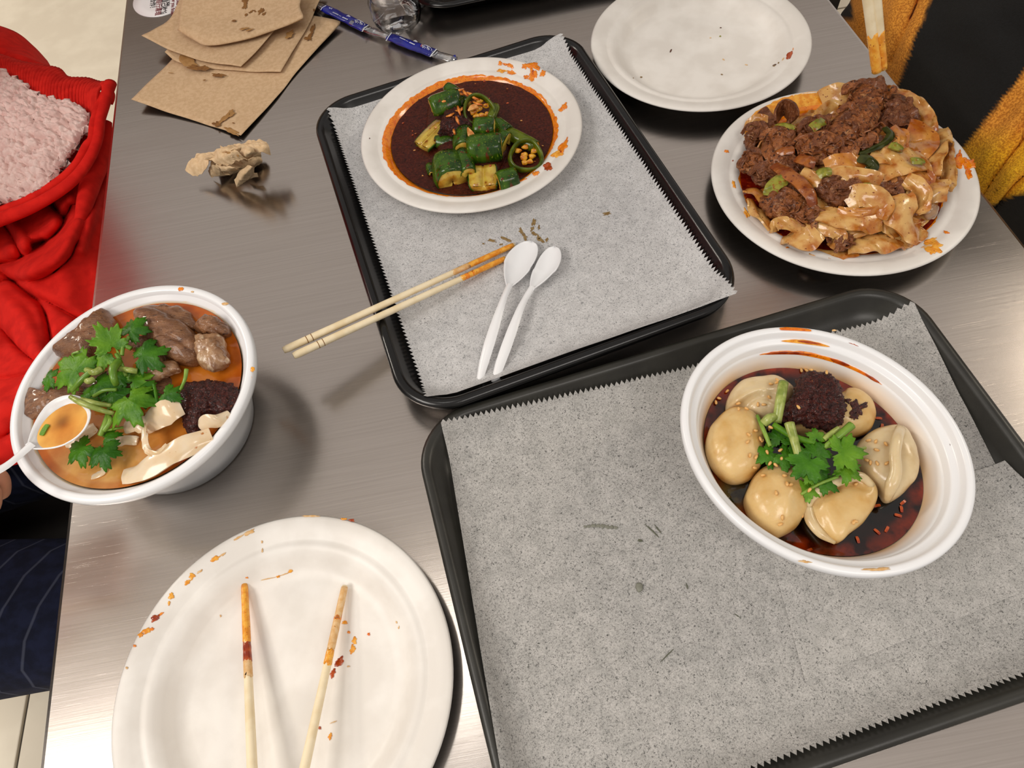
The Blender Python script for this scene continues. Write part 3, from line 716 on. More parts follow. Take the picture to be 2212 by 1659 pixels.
# ------------------------------------------------------------------ napkins
gN = 'brown paper napkins in the messy stack'
nap = []
for lab, rows in (
    ('lowest brown napkin of stack, largest visible, corner curled toward crumpled ball', [
        [(283, 214, .011), (360, 242, .004), (440, 267, .002), (520, 293, .0035)],
        [(376, 124, .002), (450, 168, .0022), (530, 200, .0018), (594, 214, .002)],
        [(424, 56, .002), (500, 98, .002), (590, 138, .0018), (652, 142, .002)],
        [(474, -16, .002), (560, 18, .002), (650, 30, .003), (728, 44, .007), (735, 52, .005)]]),
    ('second lowest brown napkin, its stained left edge curled up', [
        [(356, 112, .014), (385, 134, .007), (450, 147, .0045), (530, 154, .0045), (606, 155, .006)],
        [(376, 90, .010), (420, 100, .006), (500, 112, .0045), (570, 116, .0045), (632, 112, .006)],
        [(410, 50, .006), (460, 66, .006), (540, 74, .006), (610, 64, .006), (668, 50, .007)],
        [(450, -30, .006), (520, -20, .006), (580, -16, .006), (640, -18, .006), (699, -20, .008)]]),
    ('middle brown napkin of stack with pointed left corner over the second', [
        [(305, 77, .020), (368, 108, .014), (440, 132, .009), (520, 144, .010)],
        [(334, 62, .017), (400, 88, .012), (480, 106, .010), (552, 112, .011)],
        [(370, 34, .014), (440, 52, .012), (510, 66, .012), (584, 76, .013)],
        [(402, -34, .013), (470, -10, .013), (550, 10, .013), (622, 32, .014)]]),
    ('topmost brown napkin, folded over, with dark oil drops', [
        [(384, 66, .021), (418, 86, .018), (450, 98, .0165), (520, 88, .017), (600, 64, .019), (654, 42, .024)],
        [(386, 56, .0235), (430, 72, .022), (480, 78, .021), (540, 70, .021), (606, 48, .023), (655, 34, .028)],
        [(390, 20, .023), (440, 34, .022), (500, 36, .022), (560, 26, .022), (610, 12, .023), (648, 8, .026)],
        [(398, -34, .022), (450, -24, .022), (500, -22, .022), (560, -26, .022), (620, -30, .022), (664, -34, .024)]])):
    o = loft('paper_napkin', rows, napkin_mat, n=44, mm=30, thick=.0004, amp=.0009, scale=34, seed=len(nap) * 3)
    nap.append(tag(o, lab, 'napkin', gN))
def cz(z): return lambda x, y: z
s1 = 600 / 2212
for o, z, L in ((nap[3], .0228, [(1955, 10, 26, 30, .2, 1), (1953, 55, 18, 22, 0, 1), (1962, 118, 14, 10, -.5, 1), (2000, 96, 20, 8, -.5, 1), (2030, 90, 12, 6, .4, 1), (2080, 88, 16, 30, .7, 1), (2100, 112, 20, 8, -.5, 1), (1866, 166, 22, 7, -.1, 1), (1945, 228, 34, 8, -.15, 0), (1990, 238, 30, 6, -.3, 0)]),
                (nap[0], .0040, [(1347, 735, 24, 13, -.3, 1), (1630, 640, 10, 4, -.2, 1), (1740, 597, 60, 14, .1, 1), (1360, 582, 20, 3, .1, 0), (1728, 990, 26, 22, 0, 1), (1790, 940, 80, 16, -.75, 0), (1840, 905, 30, 20, -.75, 0), (1850, 1050, 60, 16, .5, 0), (1858, 980, 8, 5, 0, 1)]),
                (nap[1], .0068, [(1560, 540, 70, 20, .15, 1), (1630, 540, 26, 18, 0, 1), (1480, 480, 90, 34, .5, 0)])):
    for x, y, w, h, a, d in L:
        blot(o, x * s1, y * s1, w * s1, h * s1, napkin_stain if d else napkin_stain2, cz(z), a, 'oil_stain', .0003, .4)
for x, y, w, h, a in ((626, 75, 10, 6, -.8), (675, 65, 4, 12, .3), (664, 84, 8, 4, .2), (679, 22, 3, 3, 0), (670, 76, 4, 8, .5)):
    blot(nap[1] if x < 640 or x > 676 else nap[0], x, y, w, h, napkin_stain if x > 650 else napkin_stain2, cz(.0082 if x < 640 or x > 676 else .0055), a, 'oil_stain', .0003, .4)

q = Z(380, 280, 240 / 2212)
cr0 = at(490, 360, 0)
cn = thing('crumpled_napkin', 'crumpled ball of brown paper napkin alone below the stack', 'napkin', (cr0[0], cr0[1], 0))
def crumple(name, rows, seed, amp=.0026, sc=75):
    o = loft(name, [q(r) for r in rows], napkin_light, n=22, mm=18, parent=cn, thick=.0005, smooth=False)
    me = o.data; 
    for v in me.vertices:
        p = v.co
        a = abs(MN.noise(Vector((p.x * sc + seed, p.y * sc, p.z * sc)))) * 2 - .5
        b = abs(MN.noise(Vector((p.x * sc * 2.2, p.y * sc * 2.2 + seed, p.z * sc)))) - .25
        v.co = p + Vector((a * .4, b * .5, a + .6 * b)) * amp
    return o
core = mound('crumpled_body', q([(748, 662), (844, 543), (956, 506), (1116, 455), (1308, 410), (1516, 381), (1660, 432), (1676, 558), (1588, 647), (1484, 736), (1420, 780), (1196, 780), (996, 802), (860, 869), (788, 876), (748, 780)]), .010, .013, napkin_light, cn, n=24, k=6, e=1.7, under=.6, amp=.0060, scale=58, seed=4, smooth=False, ridged=True)
crumple('crumpled_flap', [[(180, 780, .016), (260, 640, .020), (380, 540, .024)], [(260, 870, .013), (430, 700, .021), (520, 560, .027)], [(370, 940, .010), (560, 830, .018), (640, 700, .026), (650, 590, .028)]], 1)
crumple('crumpled_flap', [[(380, 560, .024), (420, 460, .024), (640, 470, .026), (820, 410, .030)], [(520, 580, .026), (640, 560, .032), (760, 540, .034), (840, 470, .034)], [(640, 600, .020), (770, 610, .024), (860, 560, .026), (900, 500, .028)]], 2)
crumple('crumpled_flap', [[(1160, 980, .012), (1300, 830, .022), (1440, 700, .030)], [(1190, 1080, .007), (1380, 900, .022), (1520, 760, .032)], [(1205, 1140, .003), (1400, 1000, .010), (1530, 880, .018), (1560, 760, .022)]], 3, .002)
crumple('crumpled_flap', [[(1340, 270, .034), (1480, 220, .036), (1640, 200, .036), (1800, 230, .034)], [(1380, 330, .040), (1560, 300, .042), (1720, 300, .040), (1850, 330, .036)], [(1560, 430, .036), (1680, 470, .036), (1800, 480, .032), (1890, 490, .028)]], 5, .003)
crumple('crumpled_flap', [[(880, 340, .036), (1000, 310, .038), (1150, 290, .036), (1300, 290, .036)], [(920, 420, .044), (1080, 400, .044), (1200, 380, .042), (1300, 340, .040)], [(910, 500, .032), (1060, 530, .030), (1180, 560, .030), (1270, 540, .030)]], 6, .003)
crumple('crumpled_flap', [[(1260, 500, .032), (1300, 420, .040), (1420, 360, .044), (1520, 340, .044)], [(1290, 560, .030), (1380, 500, .042), (1480, 440, .046), (1560, 420, .042)], [(1380, 610, .022), (1460, 610, .026), (1510, 560, .030), (1530, 480, .034)]], 7, .002)
crumple('crumpled_flap', [[(640, 800, .010), (700, 720, .022), (820, 690, .028)], [(680, 900, .005), (760, 820, .016), (860, 760, .024)], [(720, 970, .002), (830, 900, .008), (930, 860, .012)]], 8, .002)
crumple('crumpled_flap', [[(820, 690, .030), (960, 720, .032), (1080, 720, .032)], [(880, 770, .026), (1000, 790, .028), (1180, 750, .030)], [(940, 830, .014), (1080, 820, .016), (1250, 780, .018)]], 9, .003)
crumple('crumpled_flap', [[(1430, 960, .008), (1540, 880, .012), (1620, 870, .012)], [(1420, 1000, .003), (1540, 960, .006), (1640, 930, .007)]], 10, .001)
crumple('crumpled_flap', [[(650, 600, .030), (780, 500, .036), (900, 440, .040), (1050, 400, .042)], [(760, 640, .030), (880, 580, .037), (1050, 520, .043), (1220, 470, .045)], [(900, 740, .027), (1050, 680, .033), (1250, 610, .037), (1420, 570, .037)]], 11, .0034, 90)
crumple('crumpled_flap', [[(1440, 640, .034), (1560, 560, .036), (1700, 540, .034)], [(1470, 720, .026), (1580, 650, .030), (1720, 600, .030)], [(1500, 790, .016), (1600, 720, .020), (1700, 640, .024)]], 12, .0026)
for x, y, w, h in ((1180, 450, 60, 40), (1060, 470, 40, 20), (1230, 500, 30, 40)):
    x, y = q([(x, y)])[0]; blot(cn, x, y, w * .1085, h * .1085, napkin_stain2, cz(.0432), 0, 'oil_stain', .0003, .4)

# ------------------------------------------------------------------ blue and clear wrapper
q = Z(550, 0, 500 / 2212)
c0 = at(840, 70, 0)
wr = thing('utensil_wrapper', 'crinkled clear and blue plastic wrapper lying behind the black tray', 'wrapper', (c0[0], c0[1], 0))
def wrap(name, pts, rad, mt, fl=.42):
    o = tube(name, q(pts), rad, mt, wr, n=26, sides=16, flat=fl)
    for v in o.data.vertices:
        p = v.co; v.co = p + Vector((0, 0, 1)) * .0012 * MN.noise(Vector((p.x * 110, p.y * 110, p.z * 90)))
    return o
wrap('clear_film', [(600, 50, .0045), (660, 74, .005), (1060, 272, .005), (1285, 350, .005), (1707, 505, .005), (1800, 540, .005), (1920, 575, .004)], [.0050, .0056, .0060, .0056, .0062, .0060, .0056], film_mat, .40)
wrap('blue_sleeve', [(660, 74, .005), (850, 168, .005), (1058, 270, .005)], [.0062, .0066, .0066], blue_print)
wrap('blue_sleeve', [(1285, 350, .005), (1480, 425, .005), (1707, 505, .005)], [.0062, .0068, .0068], blue_print)
wrap('blue_sleeve', [(1880, 560, .0045), (1905, 552, .0045), (1925, 548, .0045)], [.0012, .0034, .0044], blue_print)
def prt(pts, w, mt=print_white, z=.0086, name='white_print_mark'):
    ribbon(name, [p + (z,) for p in q(pts)], w, mt, wr, n=12, m=2, thick=.0002, ends=1)
prt([(632, 96), (648, 72), (684, 52)], .0010, z=.0078); prt([(1028, 302), (1050, 268), (1088, 240)], .0012, z=.0078); prt([(1030, 284), (1070, 282), (1108, 262)], .0006, z=.0075)
prt([(1256, 390), (1280, 350), (1310, 312)], .0010, z=.0078); prt([(1676, 542), (1706, 506), (1738, 470)], .0012, z=.0078); prt([(1690, 536), (1720, 520), (1750, 494)], .0006, z=.0075)
for bx, by in ((0, 0), (640, 240)):
    for i in range(5): prt([(748 + bx + i * 11, 118 + by + i * 5), (755 + bx + i * 11, 121 + by + i * 5)], .0011)
    prt([(806 + bx, 146 + by), (828 + bx, 157 + by)], .0003)
    for i in range(4): prt([(840 + bx + i * 13, 164 + by + i * 6), (850 + bx + i * 13, 168 + by + i * 6)], .0014)
    for k in range(9):
        a = k * .68; cx_, cy_ = 1000 + bx + 8 * math.cos(a * 2.1), 214 + by
        prt([(cx_ + (k - 4) * 11 - 6, cy_ + (k - 4) * 4 - 10 + 6 * math.sin(a * 3)), (cx_ + (k - 4) * 11 + 5, cy_ + (k - 4) * 4 + 2), (cx_ + (k - 4) * 11 - 2, cy_ + (k - 4) * 4 + 13)], .0005)
    prt([(958 + bx, 196 + by), (990 + bx, 190 + by), (1030 + bx, 208 + by), (1056 + bx, 232 + by)], .0005)
    prt([(712 + bx, 74 + by), (726 + bx, 80 + by)], .0010, z=.0080); prt([(740 + bx, 76 + by), (734 + bx, 88 + by)], .0006, z=.0080)
    prt([(878 + bx, 154 + by), (896 + bx, 146 + by), (914 + bx, 162 + by)], .0007, z=.0080); prt([(884 + bx, 148 + by), (902 + bx, 160 + by)], .0006, z=.0080)
prt([(1594, 448), (1590, 434), (1604, 424)], .0006, print_orange, name='orange_print_mark')

# ------------------------------------------------------------------ water bottles
def bottle(label, px, py, R, lean=0):
    c = at(px, py, 0)
    t = thing('water_bottle', label, 'bottle', c, 'clear plastic water bottles')
    prof = [(0, .006), (R * .35, .004), (R * .62, .0005), (R * .78, .0), (R * .94, .006), (R, .016), (R * .97, .022), (R, .030), (R * .93, .036), (R * .93, .040), (R, .046), (R, .060), (R * .94, .066), (R * .94, .070), (R, .076), (R, .105), (R * .96, .118), (R * .75, .150), (R * .42, .172), (R * .40, .186)]
    o = lathe('bottle_wall', prof + [(max(r - .0012, 0), z + .0012) for r, z in prof[::-1]], c, glass_mat, t, n=64)
    for v in o.data.vertices:                       # five petal feet in the base
        p = v.co; r = math.hypot(p.x, p.y)
        if p.z < .012 and r > .004: v.co.z += .004 * (1 - p.z / .012) * max(0, math.cos(5 * math.atan2(p.y, p.x))) ** 2
    lathe('water', [(0, .009), (R * .6, .0045), (R * .9, .010), (R * .9, .052), (0, .052)], c, water_mat, t, n=48)
    lathe('cap', [(0, .186), (R * .46, .186), (R * .46, .201), (R * .42, .203), (0, .203)], c, white_plastic, t, n=32)
bottle('clear plastic water bottle standing behind the blue wrapper, nearer one', 862, 50, .0305)
bottle('clear plastic water bottle mostly hidden behind the other bottle', 905, 0, .0300)
c0 = at(1090, -40, 0)
dk = thing('serving_tray', 'black tray behind the bottles with only its near edge in view', 'tray', (c0[0], c0[1], 0))
E0, E1 = at(925, 27, .018), at(1060, -1, .018)
an = math.atan2(E1[1] - E0[1], E1[0] - E0[0]); ex = np.array([math.cos(an), math.sin(an)]); ey = np.array([-ex[1], ex[0]])
cc = E0[:2] + ex * .185 + ey * .15
rings('tray_body', cc[0], cc[1], .40, .298, .046, an, TPROF, black_plastic, dk, n=10)

# ------------------------------------------------------------------ notice sticker on the table
c0 = at(350, -4, 0)
st = disc('notice_sticker', (c0[0], c0[1], .0003), .0385, sticker_mat, n=64, k=4, oval=(1.0, 1.12, .35)); solid(st, .0003)
tag(st, 'white oval notice sticker with red and black lettering under napkin corner', 'sticker')
da, db = at(373, -30, 0), at(367, 34, 0); ang = math.atan2(db[1] - da[1], db[0] - da[0])
for s, x, y, mt in (('Please', 393, 12, ink_black), ('kindly clear your', 383, 26, ink_red), ('table after you finish.', 372, 33, ink_red), ('Thank you', 364, 13, ink_black), ('請自己收拾', 352, 31, ink_black), ('並自行清理', 340, 33, ink_red), ('謝謝合作！', 328, 22, ink_black)):
    cu = bpy.data.curves.new('lettering', 'FONT'); cu.body = s; cu.size = .0070 if ord(s[0]) < 999 else .0090; cu.align_x = 'RIGHT'; cu.align_y = 'CENTER'; cu.extrude = .00005; cu.offset = .00012
    cu.materials.append(mt)
    tmp = bpy.data.objects.new('lettering_curve', cu); COL.objects.link(tmp); bpy.context.view_layer.update()
    me = bpy.data.meshes.new_from_object(tmp.evaluated_get(bpy.context.evaluated_depsgraph_get())); bpy.data.objects.remove(tmp)
    o = bpy.data.objects.new('lettering', me); COL.objects.link(o); o.parent = st
    p = at(x, y, .0007); o.location = Vector(p - WO[st.name]); o.rotation_euler = (0, 0, ang)

# ------------------------------------------------------------------ films of oil on round rims
def arc_film(parent, name, c, zf, a0, a1, rin, rout, mt, ov=(1, 1, 0), n=70, k=6, jag=.0008, seed=0, t=.0004, jf=60):
    V = []
    ca, sa = math.cos(ov[2]), math.sin(ov[2])
    for i in range(n):
        u = i / (n - 1); a = a0 + (a1 - a0) * u
        r0 = rin(u) if callable(rin) else rin; r1 = rout(u) if callable(rout) else rout
        r1 += jag * MN.noise(Vector((math.cos(a) * jf * .1, math.sin(a) * jf * .1, seed))) + jag * .6 * MN.noise(Vector((math.cos(a) * jf * .35, math.sin(a) * jf * .35, seed)))
        r1 = max(r1, r0 + .0001)
        for j in range(k):
            r = r0 + (r1 - r0) * j / (k - 1)
            x, y = r * ov[0] * math.cos(a), r * ov[1] * math.sin(a)
            X, Y = c[0] + ca * x - sa * y, c[1] + sa * x + ca * y
            V.append((X, Y, zf(X, Y) + (.00012 if j == k - 1 else .00012 + t)))
    return mk(name, V, gridf(n, k), mt, parent)

# ------------------------------------------------------------------ plate of cucumbers in chili sauce
cA = (.0072, .5519)
SA = .0126 + .0118
sauceA = disc('chili_sauce', (cA[0], cA[1], SA), .0815, chili_sauce_mat, n=120, k=40, zf=lambda x, y, u: .0007 * nz((x, y, 0), 110, 1) + .0005 * nz((x, y, 0), 260, 2) + .0006 * max(0, u - .9) * 10)
tag(sauceA, 'thick dark red chili sauce pooled across the cucumber plate', 'sauce', kind='stuff')
ring = lambda u: .0855 + .0045 * math.exp(-((u - .52) / .14) ** 2) + .0022 * math.exp(-((u - .27) / .09) ** 2) + .0015 * math.exp(-((u - .97) / .05) ** 2)
arc_film(plA, 'oil_film', cA, zA, 0, 2 * math.pi, .0785, ring, orange_oil, n=240, jag=.0016, seed=3, jf=160)
q = Z(750, 80, 550 / 2212); s = 550 / 2212
for x, y, w, h, a, mt in q([(1332, 232, 18, 18, 0, orange_oil), (1370, 240, 20, 8, .2, orange_oil), (1405, 246, 26, 18, .5, orange_oil), (1432, 272, 14, 26, 0, orange_oil), (1345, 298, 40, 14, .1, yellow_oil), (1425, 310, 40, 16, .2, orange_oil),
        (1545, 255, 24, 22, 0, orange_oil), (1600, 250, 50, 24, .1, orange_oil), (1650, 270, 30, 18, .3, orange_oil), (1700, 318, 26, 24, .3, orange_oil), (1612, 320, 36, 40, 0, orange_oil), (1612, 312, 16, 24, 0, red_sauce), (1600, 365, 22, 16, 0, orange_oil), (1555, 350, 22, 16, 0, orange_oil), (1655, 275, 18, 8, .2, red_sauce),
        (1882, 610, 24, 26, .2, orange_oil), (1898, 585, 8, 16, .3, orange_oil), (1852, 636, 18, 12, 0, orange_oil), (1878, 955, 26, 60, .5, orange_oil), (1905, 900, 10, 26, .2, orange_oil), (1830, 1020, 50, 24, -.4, yellow_oil), (1858, 990, 14, 20, .4, red_sauce), (1742, 1132, 38, 36, .1, red_sauce), (1640, 1186, 28, 16, -.4, orange_oil), (1520, 1244, 40, 6, -.35, orange_oil), (195, 882, 4, 4, 0, dark_fleck)]):
    blot(plA, x, y, w * s, h * s, mt, zA, a, t=.0007, rough=.38)

def sector(t, Pa, Pb, R, rin, a0, a1, mskin, mflesh, n=9, na=14, seed=0, bend=0.0, open_=.86):
    """a piece of cucumber: the arc is skin (a child), the cut faces are flesh (a child); angles measured from the horizontal across the axis"""
    Pa, Pb = np.asarray(Pa, float), np.asarray(Pb, float)
    ax = (Pb - Pa); L = np.linalg.norm(ax); ax /= L
    sd = np.cross(ax, [0, 0, 1.0]); sd /= np.linalg.norm(sd); up = np.cross(sd, ax)
    A = np.linspace(a0, a1, na); S, Fl = [], []
    for i in range(n):
        u = i / (n - 1); e = 1 - .10 * abs(2 * u - 1) ** 6
        c = Pa + ax * L * u + up * bend * math.sin(math.pi * u)
        for a in A:
            rr = R * e * (1 + .07 * MN.noise(Vector((a * 1.1 + seed, u * 2, seed))) + .03 * math.cos(a * 5 + seed))
            S.append(c + rr * (sd * math.cos(a) + up * math.sin(a)))
        for a in A[::-1]:
            rr = rin * (1 + .35 * MN.noise(Vector((a * 2 + seed, u * 3, seed + 4))))
            Fl.append(c + rr * (sd * math.cos(a) + up * math.sin(a)))
    S, Fl = np.array(S).reshape(n, na, 3), np.array(Fl).reshape(n, na, 3)
    Sk = S.reshape(-1, 3)
    o = mk('skin', Sk, gridf(n, na), mskin, t); solid(o, .0009, -1 if False else 0)
    cc = np.array([S[i].mean(0) for i in range(n)])
    S2 = S - (S - (Pa + Pb) / 2) * 0.035
    G = np.concatenate([S2, Fl], axis=1); k = 2 * na
    V = G.reshape(-1, 3); F = gridf(n, k, True)
    # end faces as strips between the arc and the inner edge, with a domed seedy middle
    V = list(V)
    for i, sg in ((0, -1), (n - 1, 1)):
        b = len(V)
        for j in range(na):
            mid = (G[i, j] + G[i, k - 1 - j]) / 2 + ax * sg * (.0008 + .0009 * MN.noise(Vector((j * .7 + seed, sg, 1))))
            V.append(mid)
        for j in range(na - 1):
            o1 = i * k
            F.append((o1 + j, o1 + j + 1, b + j + 1, b + j)); F.append((b + j, b + j + 1, o1 + k - 2 - j, o1 + k - 1 - j))
    ob = mk('flesh', V, F, mflesh, t)
    return t
PI = math.pi
def cuke(label, a, b, R, rin, a0, a1, seed=0, ms=None, mf=None, bend=0.0, name='cucumber_chunk', cat='cucumber', group='smashed cucumber pieces in chili sauce'):
    (xa, ya, za), (xb, yb, zb_) = q([(a[0], a[1], a[2]), (b[0], b[1], b[2])])
    Pa, Pb = at(xa, ya, za), at(xb, yb, zb_)
    t = thing(name, label, cat, (*((Pa + Pb) / 2)[:2], min(za, zb_) - R * .5), group)
    return sector(t, Pa, Pb, R, rin, a0, a1, ms or skin_green, mf or flesh_mat, seed=seed, bend=bend)
cuke('biggest cucumber chunk at plate front with seedy cut face toward viewer', (866, 1075, .030), (918, 1262, .0285), .0165, .0012, -1.25, PI + 1.25, 1)
cuke('glossy green cucumber log resting on the middle of the heap', (1050, 985, .036), (1345, 955, .036), .0132, .001, -.9, PI + .9, 2)
cuke('short green cucumber piece behind the glossy middle log', (1105, 805, .037), (1285, 800, .037), .0112, .001, -.8, PI + .8, 3)
cuke('green cucumber piece left of the glossy log, a garlic sliver on it', (1020, 830, .033), (1018, 985, .033), .0108, .001, -.8, PI + .8, 4)
cuke('dark green cucumber slice lying on upper left of the heap', (735, 635, .036), (985, 545, .038), .0130, .007, .1, PI - .1, 5)
cuke('yellow boat-shaped cucumber wedge, flesh upward, at heap left', (640, 935, .031), (832, 735, .034), .0112, .0012, PI + .12, 2 * PI - .1, 6)
cuke('square yellow cucumber block, flesh upward, front centre of plate', (1178, 1115, .034), (1184, 1295, .031), .0138, .0012, PI - .05, 2 * PI + .05, 7)
cuke('small green cucumber piece half sunk at the plate front edge', (1312, 1275, .0265), (1475, 1225, .0265), .0108, .002, -.2, PI + .2, 8)
cuke('small cucumber wedge at top of the heap', (872, 445, .040), (962, 505, .040), .0062, .0015, -.3, PI * .75, 9)
cuke('yellow-green cucumber end poking out right of the glossy log', (1330, 900, .034), (1388, 925, .033), .0112, .001, -.9, PI + .9, 10)
cuke('cucumber piece buried in sauce under the yellow wedge', (770, 915, .026), (950, 925, .026), .0070, .002, -.2, PI + .2, 11)
cuke('slim green cucumber strip leaning on the biggest chunk', (1000, 1010, .036), (1055, 1190, .034), .0080, .001, -.8, PI + .8, 12)
cuke('small pale cucumber sliver at the left of the biggest chunk', (712, 1115, .026), (735, 1190, .026), .0035, .001, -.2, PI, 13)
cuke('dark olive cucumber piece under the top wedge', (900, 560, .032), (1040, 620, .032), .0100, .001, -.6, PI + .6, 21)
cuke('cucumber piece wedged between the two jalapeno rings', (1290, 760, .032), (1400, 850, .031), .0090, .001, -.7, PI + .7, 22)
def jring(label, c, R, r, tilt, seed):
    (x, y, z), = q([c]); C = at(x, y, z)
    t = thing('jalapeno_ring', label, 'pepper', (C[0], C[1], C[2] - R * .5), 'jalapeno rings in chili sauce')
    nrm = np.array([tilt[0], tilt[1], 1.0]); nrm /= np.linalg.norm(nrm)
    e1 = np.cross([0, 1, 0], nrm); e1 /= np.linalg.norm(e1); e2 = np.cross(nrm, e1)
    V = []; n, m_ = 40, 10
    for i in range(n):
        a = 2 * PI * i / n; rr = R * (1 + .06 * math.cos(3 * a + seed))
        for j in range(m_):
            b = 2 * PI * j / m_
            V.append(C + (e1 * math.cos(a) + e2 * math.sin(a)) * (rr + r * .62 * math.cos(b)) + nrm * r * 1.7 * math.sin(b))
    F = gridf(n, m_, True) + [((n - 1) * m_ + j, (n - 1) * m_ + (j + 1) % m_, (j + 1) % m_, j) for j in range(m_)]
    mk('ring_wall', V, F, jalap_skin, t)
    for k in range(9):
        a = k * 2.4 + seed; d = R * (.15 + .5 * (k % 3) / 2)
        p = C + (e1 * math.cos(a) + e2 * math.sin(a)) * d - nrm * .0006
        O = [p + e1 * (.0034 * math.cos(b)) * (1 + .3 * math.sin(3 * b + k)) + e2 * .0022 * math.sin(b) for b in np.linspace(0, 2 * PI, 9)[:-1]]
        mound('seed' if k % 2 else 'core', O, 0, .0022, jalap_core, t, n=16, k=5, pix=False, amp=.0004, scale=300)
    return t
jring('jalapeno ring with yellow core on top right of the heap', (1140, 640, .041), .0145, .0030, (.10, -.55), 1)
jring('jalapeno ring half sunk in sauce at heap right', (1552, 1040, .030), .0150, .0036, (.1, -.45), 2)
cuke('long green jalapeno piece above the sunken ring', (1395, 840, .032), (1640, 965, .029), .0070, .003, 0, PI, 14, jalap_skin, jalap_core, name='jalapeno_piece', cat='pepper', group='jalapeno rings in chili sauce')
cuke('green jalapeno slice behind the upper jalapeno ring', (1290, 600, .038), (1250, 720, .036), .0045, .002, 0, PI, 15, jalap_skin, jalap_core, name='jalapeno_piece', cat='pepper', group='jalapeno rings in chili sauce')
clA = mound('chili_paste', q([(840, 690), (900, 640), (1000, 640), (1060, 720), (1090, 790), (1000, 830), (930, 870), (860, 830), (800, 850), (820, 770)]), .036, .009, chili_paste_mat, n=100, k=22, amp=.0022, scale=260, seed=3, fl=.5, under=1.0)
tag(clA, 'clump of dark chili flakes between the cucumber pieces', 'chili paste')
hp = mound('chili_paste', q([(700, 640), (760, 520), (900, 450), (1060, 470), (1180, 540), (1300, 640), (1320, 800), (1400, 930), (1360, 1090), (1280, 1200), (1060, 1260), (900, 1200), (760, 1130), (780, 960), (690, 860)]), .024, .009, chili_sauce_mat, n=60, k=10, amp=.0014, scale=160, seed=8, under=.2)
tag(hp, 'low bank of chili sauce under the cucumber heap', 'chili paste', kind='stuff')
for i, (a, b) in enumerate([((750, 540), (850, 490)), ((790, 560), (890, 545)), ((930, 465), (1010, 450)), ((950, 480), (1030, 500)), ((1000, 455), (1060, 520)), ((1060, 500), (1150, 545)), ((1080, 540), (1160, 530)), ((1090, 560), (1180, 590)), ((960, 600), (985, 680)), ((940, 640), (1005, 625)), ((975, 650), (1000, 610)), ((945, 690), (975, 760)), ((925, 800), (935, 850)), ((860, 690), (930, 660)), ((1040, 480), (1110, 500)), ((820, 520), (900, 500))]):
    (xa, ya), (xb, yb) = q([a, b]); z = .0435 + .002 * (i % 3)
    o = tube('carrot_shred', [(xa, ya, z), ((xa + xb) / 2, (ya + yb) / 2 + 1.5, z + .0018), (xb, yb, z - .001)], [.0009, .0017, .0008], carrot_mat, n=10, sides=6, flat=.7)
    tag(o, 'thin orange carrot shred near top of the cucumber heap', 'carrot', 'carrot shreds on the cucumbers')
for lab, P in (('pale garlic sliver lying across the green cucumber pieces', [(1050, 790, .046), (1085, 870, .047), (1130, 940, .0465)]), ('yellow garlic sliver inside the upper jalapeno ring', [(1050, 640, .046), (1100, 610, .047), (1140, 620, .046)])):
    o = ribbon('garlic_sliver', q(P), [.001, .006, .007, .0015], garlic_mat, n=12, m=5, thick=.0014, wav=.001); tag(o, lab, 'garlic', 'garlic slivers on the cucumbers')
for i in range(40):                                # chili crumbs clinging to the cucumbers
    x, y = q([(random.choice([random.gauss(1000, 130), random.gauss(1180, 130)]), random.gauss(820, 190))])[0]
    p = at(x, y, .044); p[2] = .036 + .010 * random.random(); rr_ = random.uniform(.0008, .0018)
    o = mound('chili_crumb', [(p[0] + rr_ * math.cos(b) * (1 + .3 * math.sin(b * 2 + i)), p[1] + rr_ * .8 * math.sin(b), p[2]) for b in np.linspace(0, 2 * PI, 8)[:-1]], 0, rr_ * .8, (chili_paste_mat, garlic_mat, red_sauce, onion_mat)[i % 4], n=10, k=4, pix=False)
    tag(o, ('dark chili crumb clinging to the cucumber heap', 'pale garlic crumb clinging to the cucumber heap', 'orange-red chili crumb clinging to the cucumber heap', 'amber garlic crumb clinging to the cucumber heap')[i % 4], 'crumb', 'crumbs on the cucumber heap')
for i in range(26):
    a, r = random.uniform(0, 2 * PI), .079 * math.sqrt(random.random())
    x, y = cA[0] + r * math.cos(a), cA[1] + r * math.sin(a)
    o = mound('minced_garlic', [(x + .0011 * math.cos(b) * (1 + .4 * math.sin(b * 2 + i)), y + .0008 * math.sin(b), SA + .0004) for b in np.linspace(0, 2 * PI, 8)[:-1]], 0, .0007, random.choice([garlic_mat, onion_mat, red_sauce]), n=10, k=4, pix=False)
    tag(o, 'tiny garlic or chili bit floating in the dark cucumber sauce', 'garlic', 'bits floating in the cucumber sauce')

# ------------------------------------------------------------------ noodles with shredded beef
cC = np.array([.3291, .4140])
qC = Z(1500, 130, 650 / 2212); sC = 650 / 2212
def pile(x, y):
    r = math.hypot(x - cC[0], y - cC[1]) / .092
    return .0125 + .024 * max(0, 1 - r * r) ** .8
def onpile(p):
    x, y = p[0], p[1]; dz = p[2] if len(p) > 2 else 0.0
    z = .03
    for _ in range(6):
        w = at(x, y, z); z = .5 * z + .5 * (pile(w[0], w[1]) + dz)
    return at(x, y, z)
def pC(pts): return np.array([onpile((a[0], a[1]) + tuple(p[2:])) for a, p in zip(qC([(p[0], p[1]) for p in pts]), pts)])
o = disc('chili_oil_sauce', (cC[0], cC[1], .0132), .0872, noodle_sauce_mat, n=110, k=20, zf=lambda x, y, u: .0004 * nz((x, y, 0), 120, 5)); tag(o, 'shiny red oily sauce pooled beneath the wide noodles', 'sauce', kind='stuff')
arc_film(plC, 'oil_film', cC, zC, 0.95, 2.30, .084, lambda u: .1135 - .004 * u - .012 * u ** 6, yellow_oil, jag=.002, seed=5)
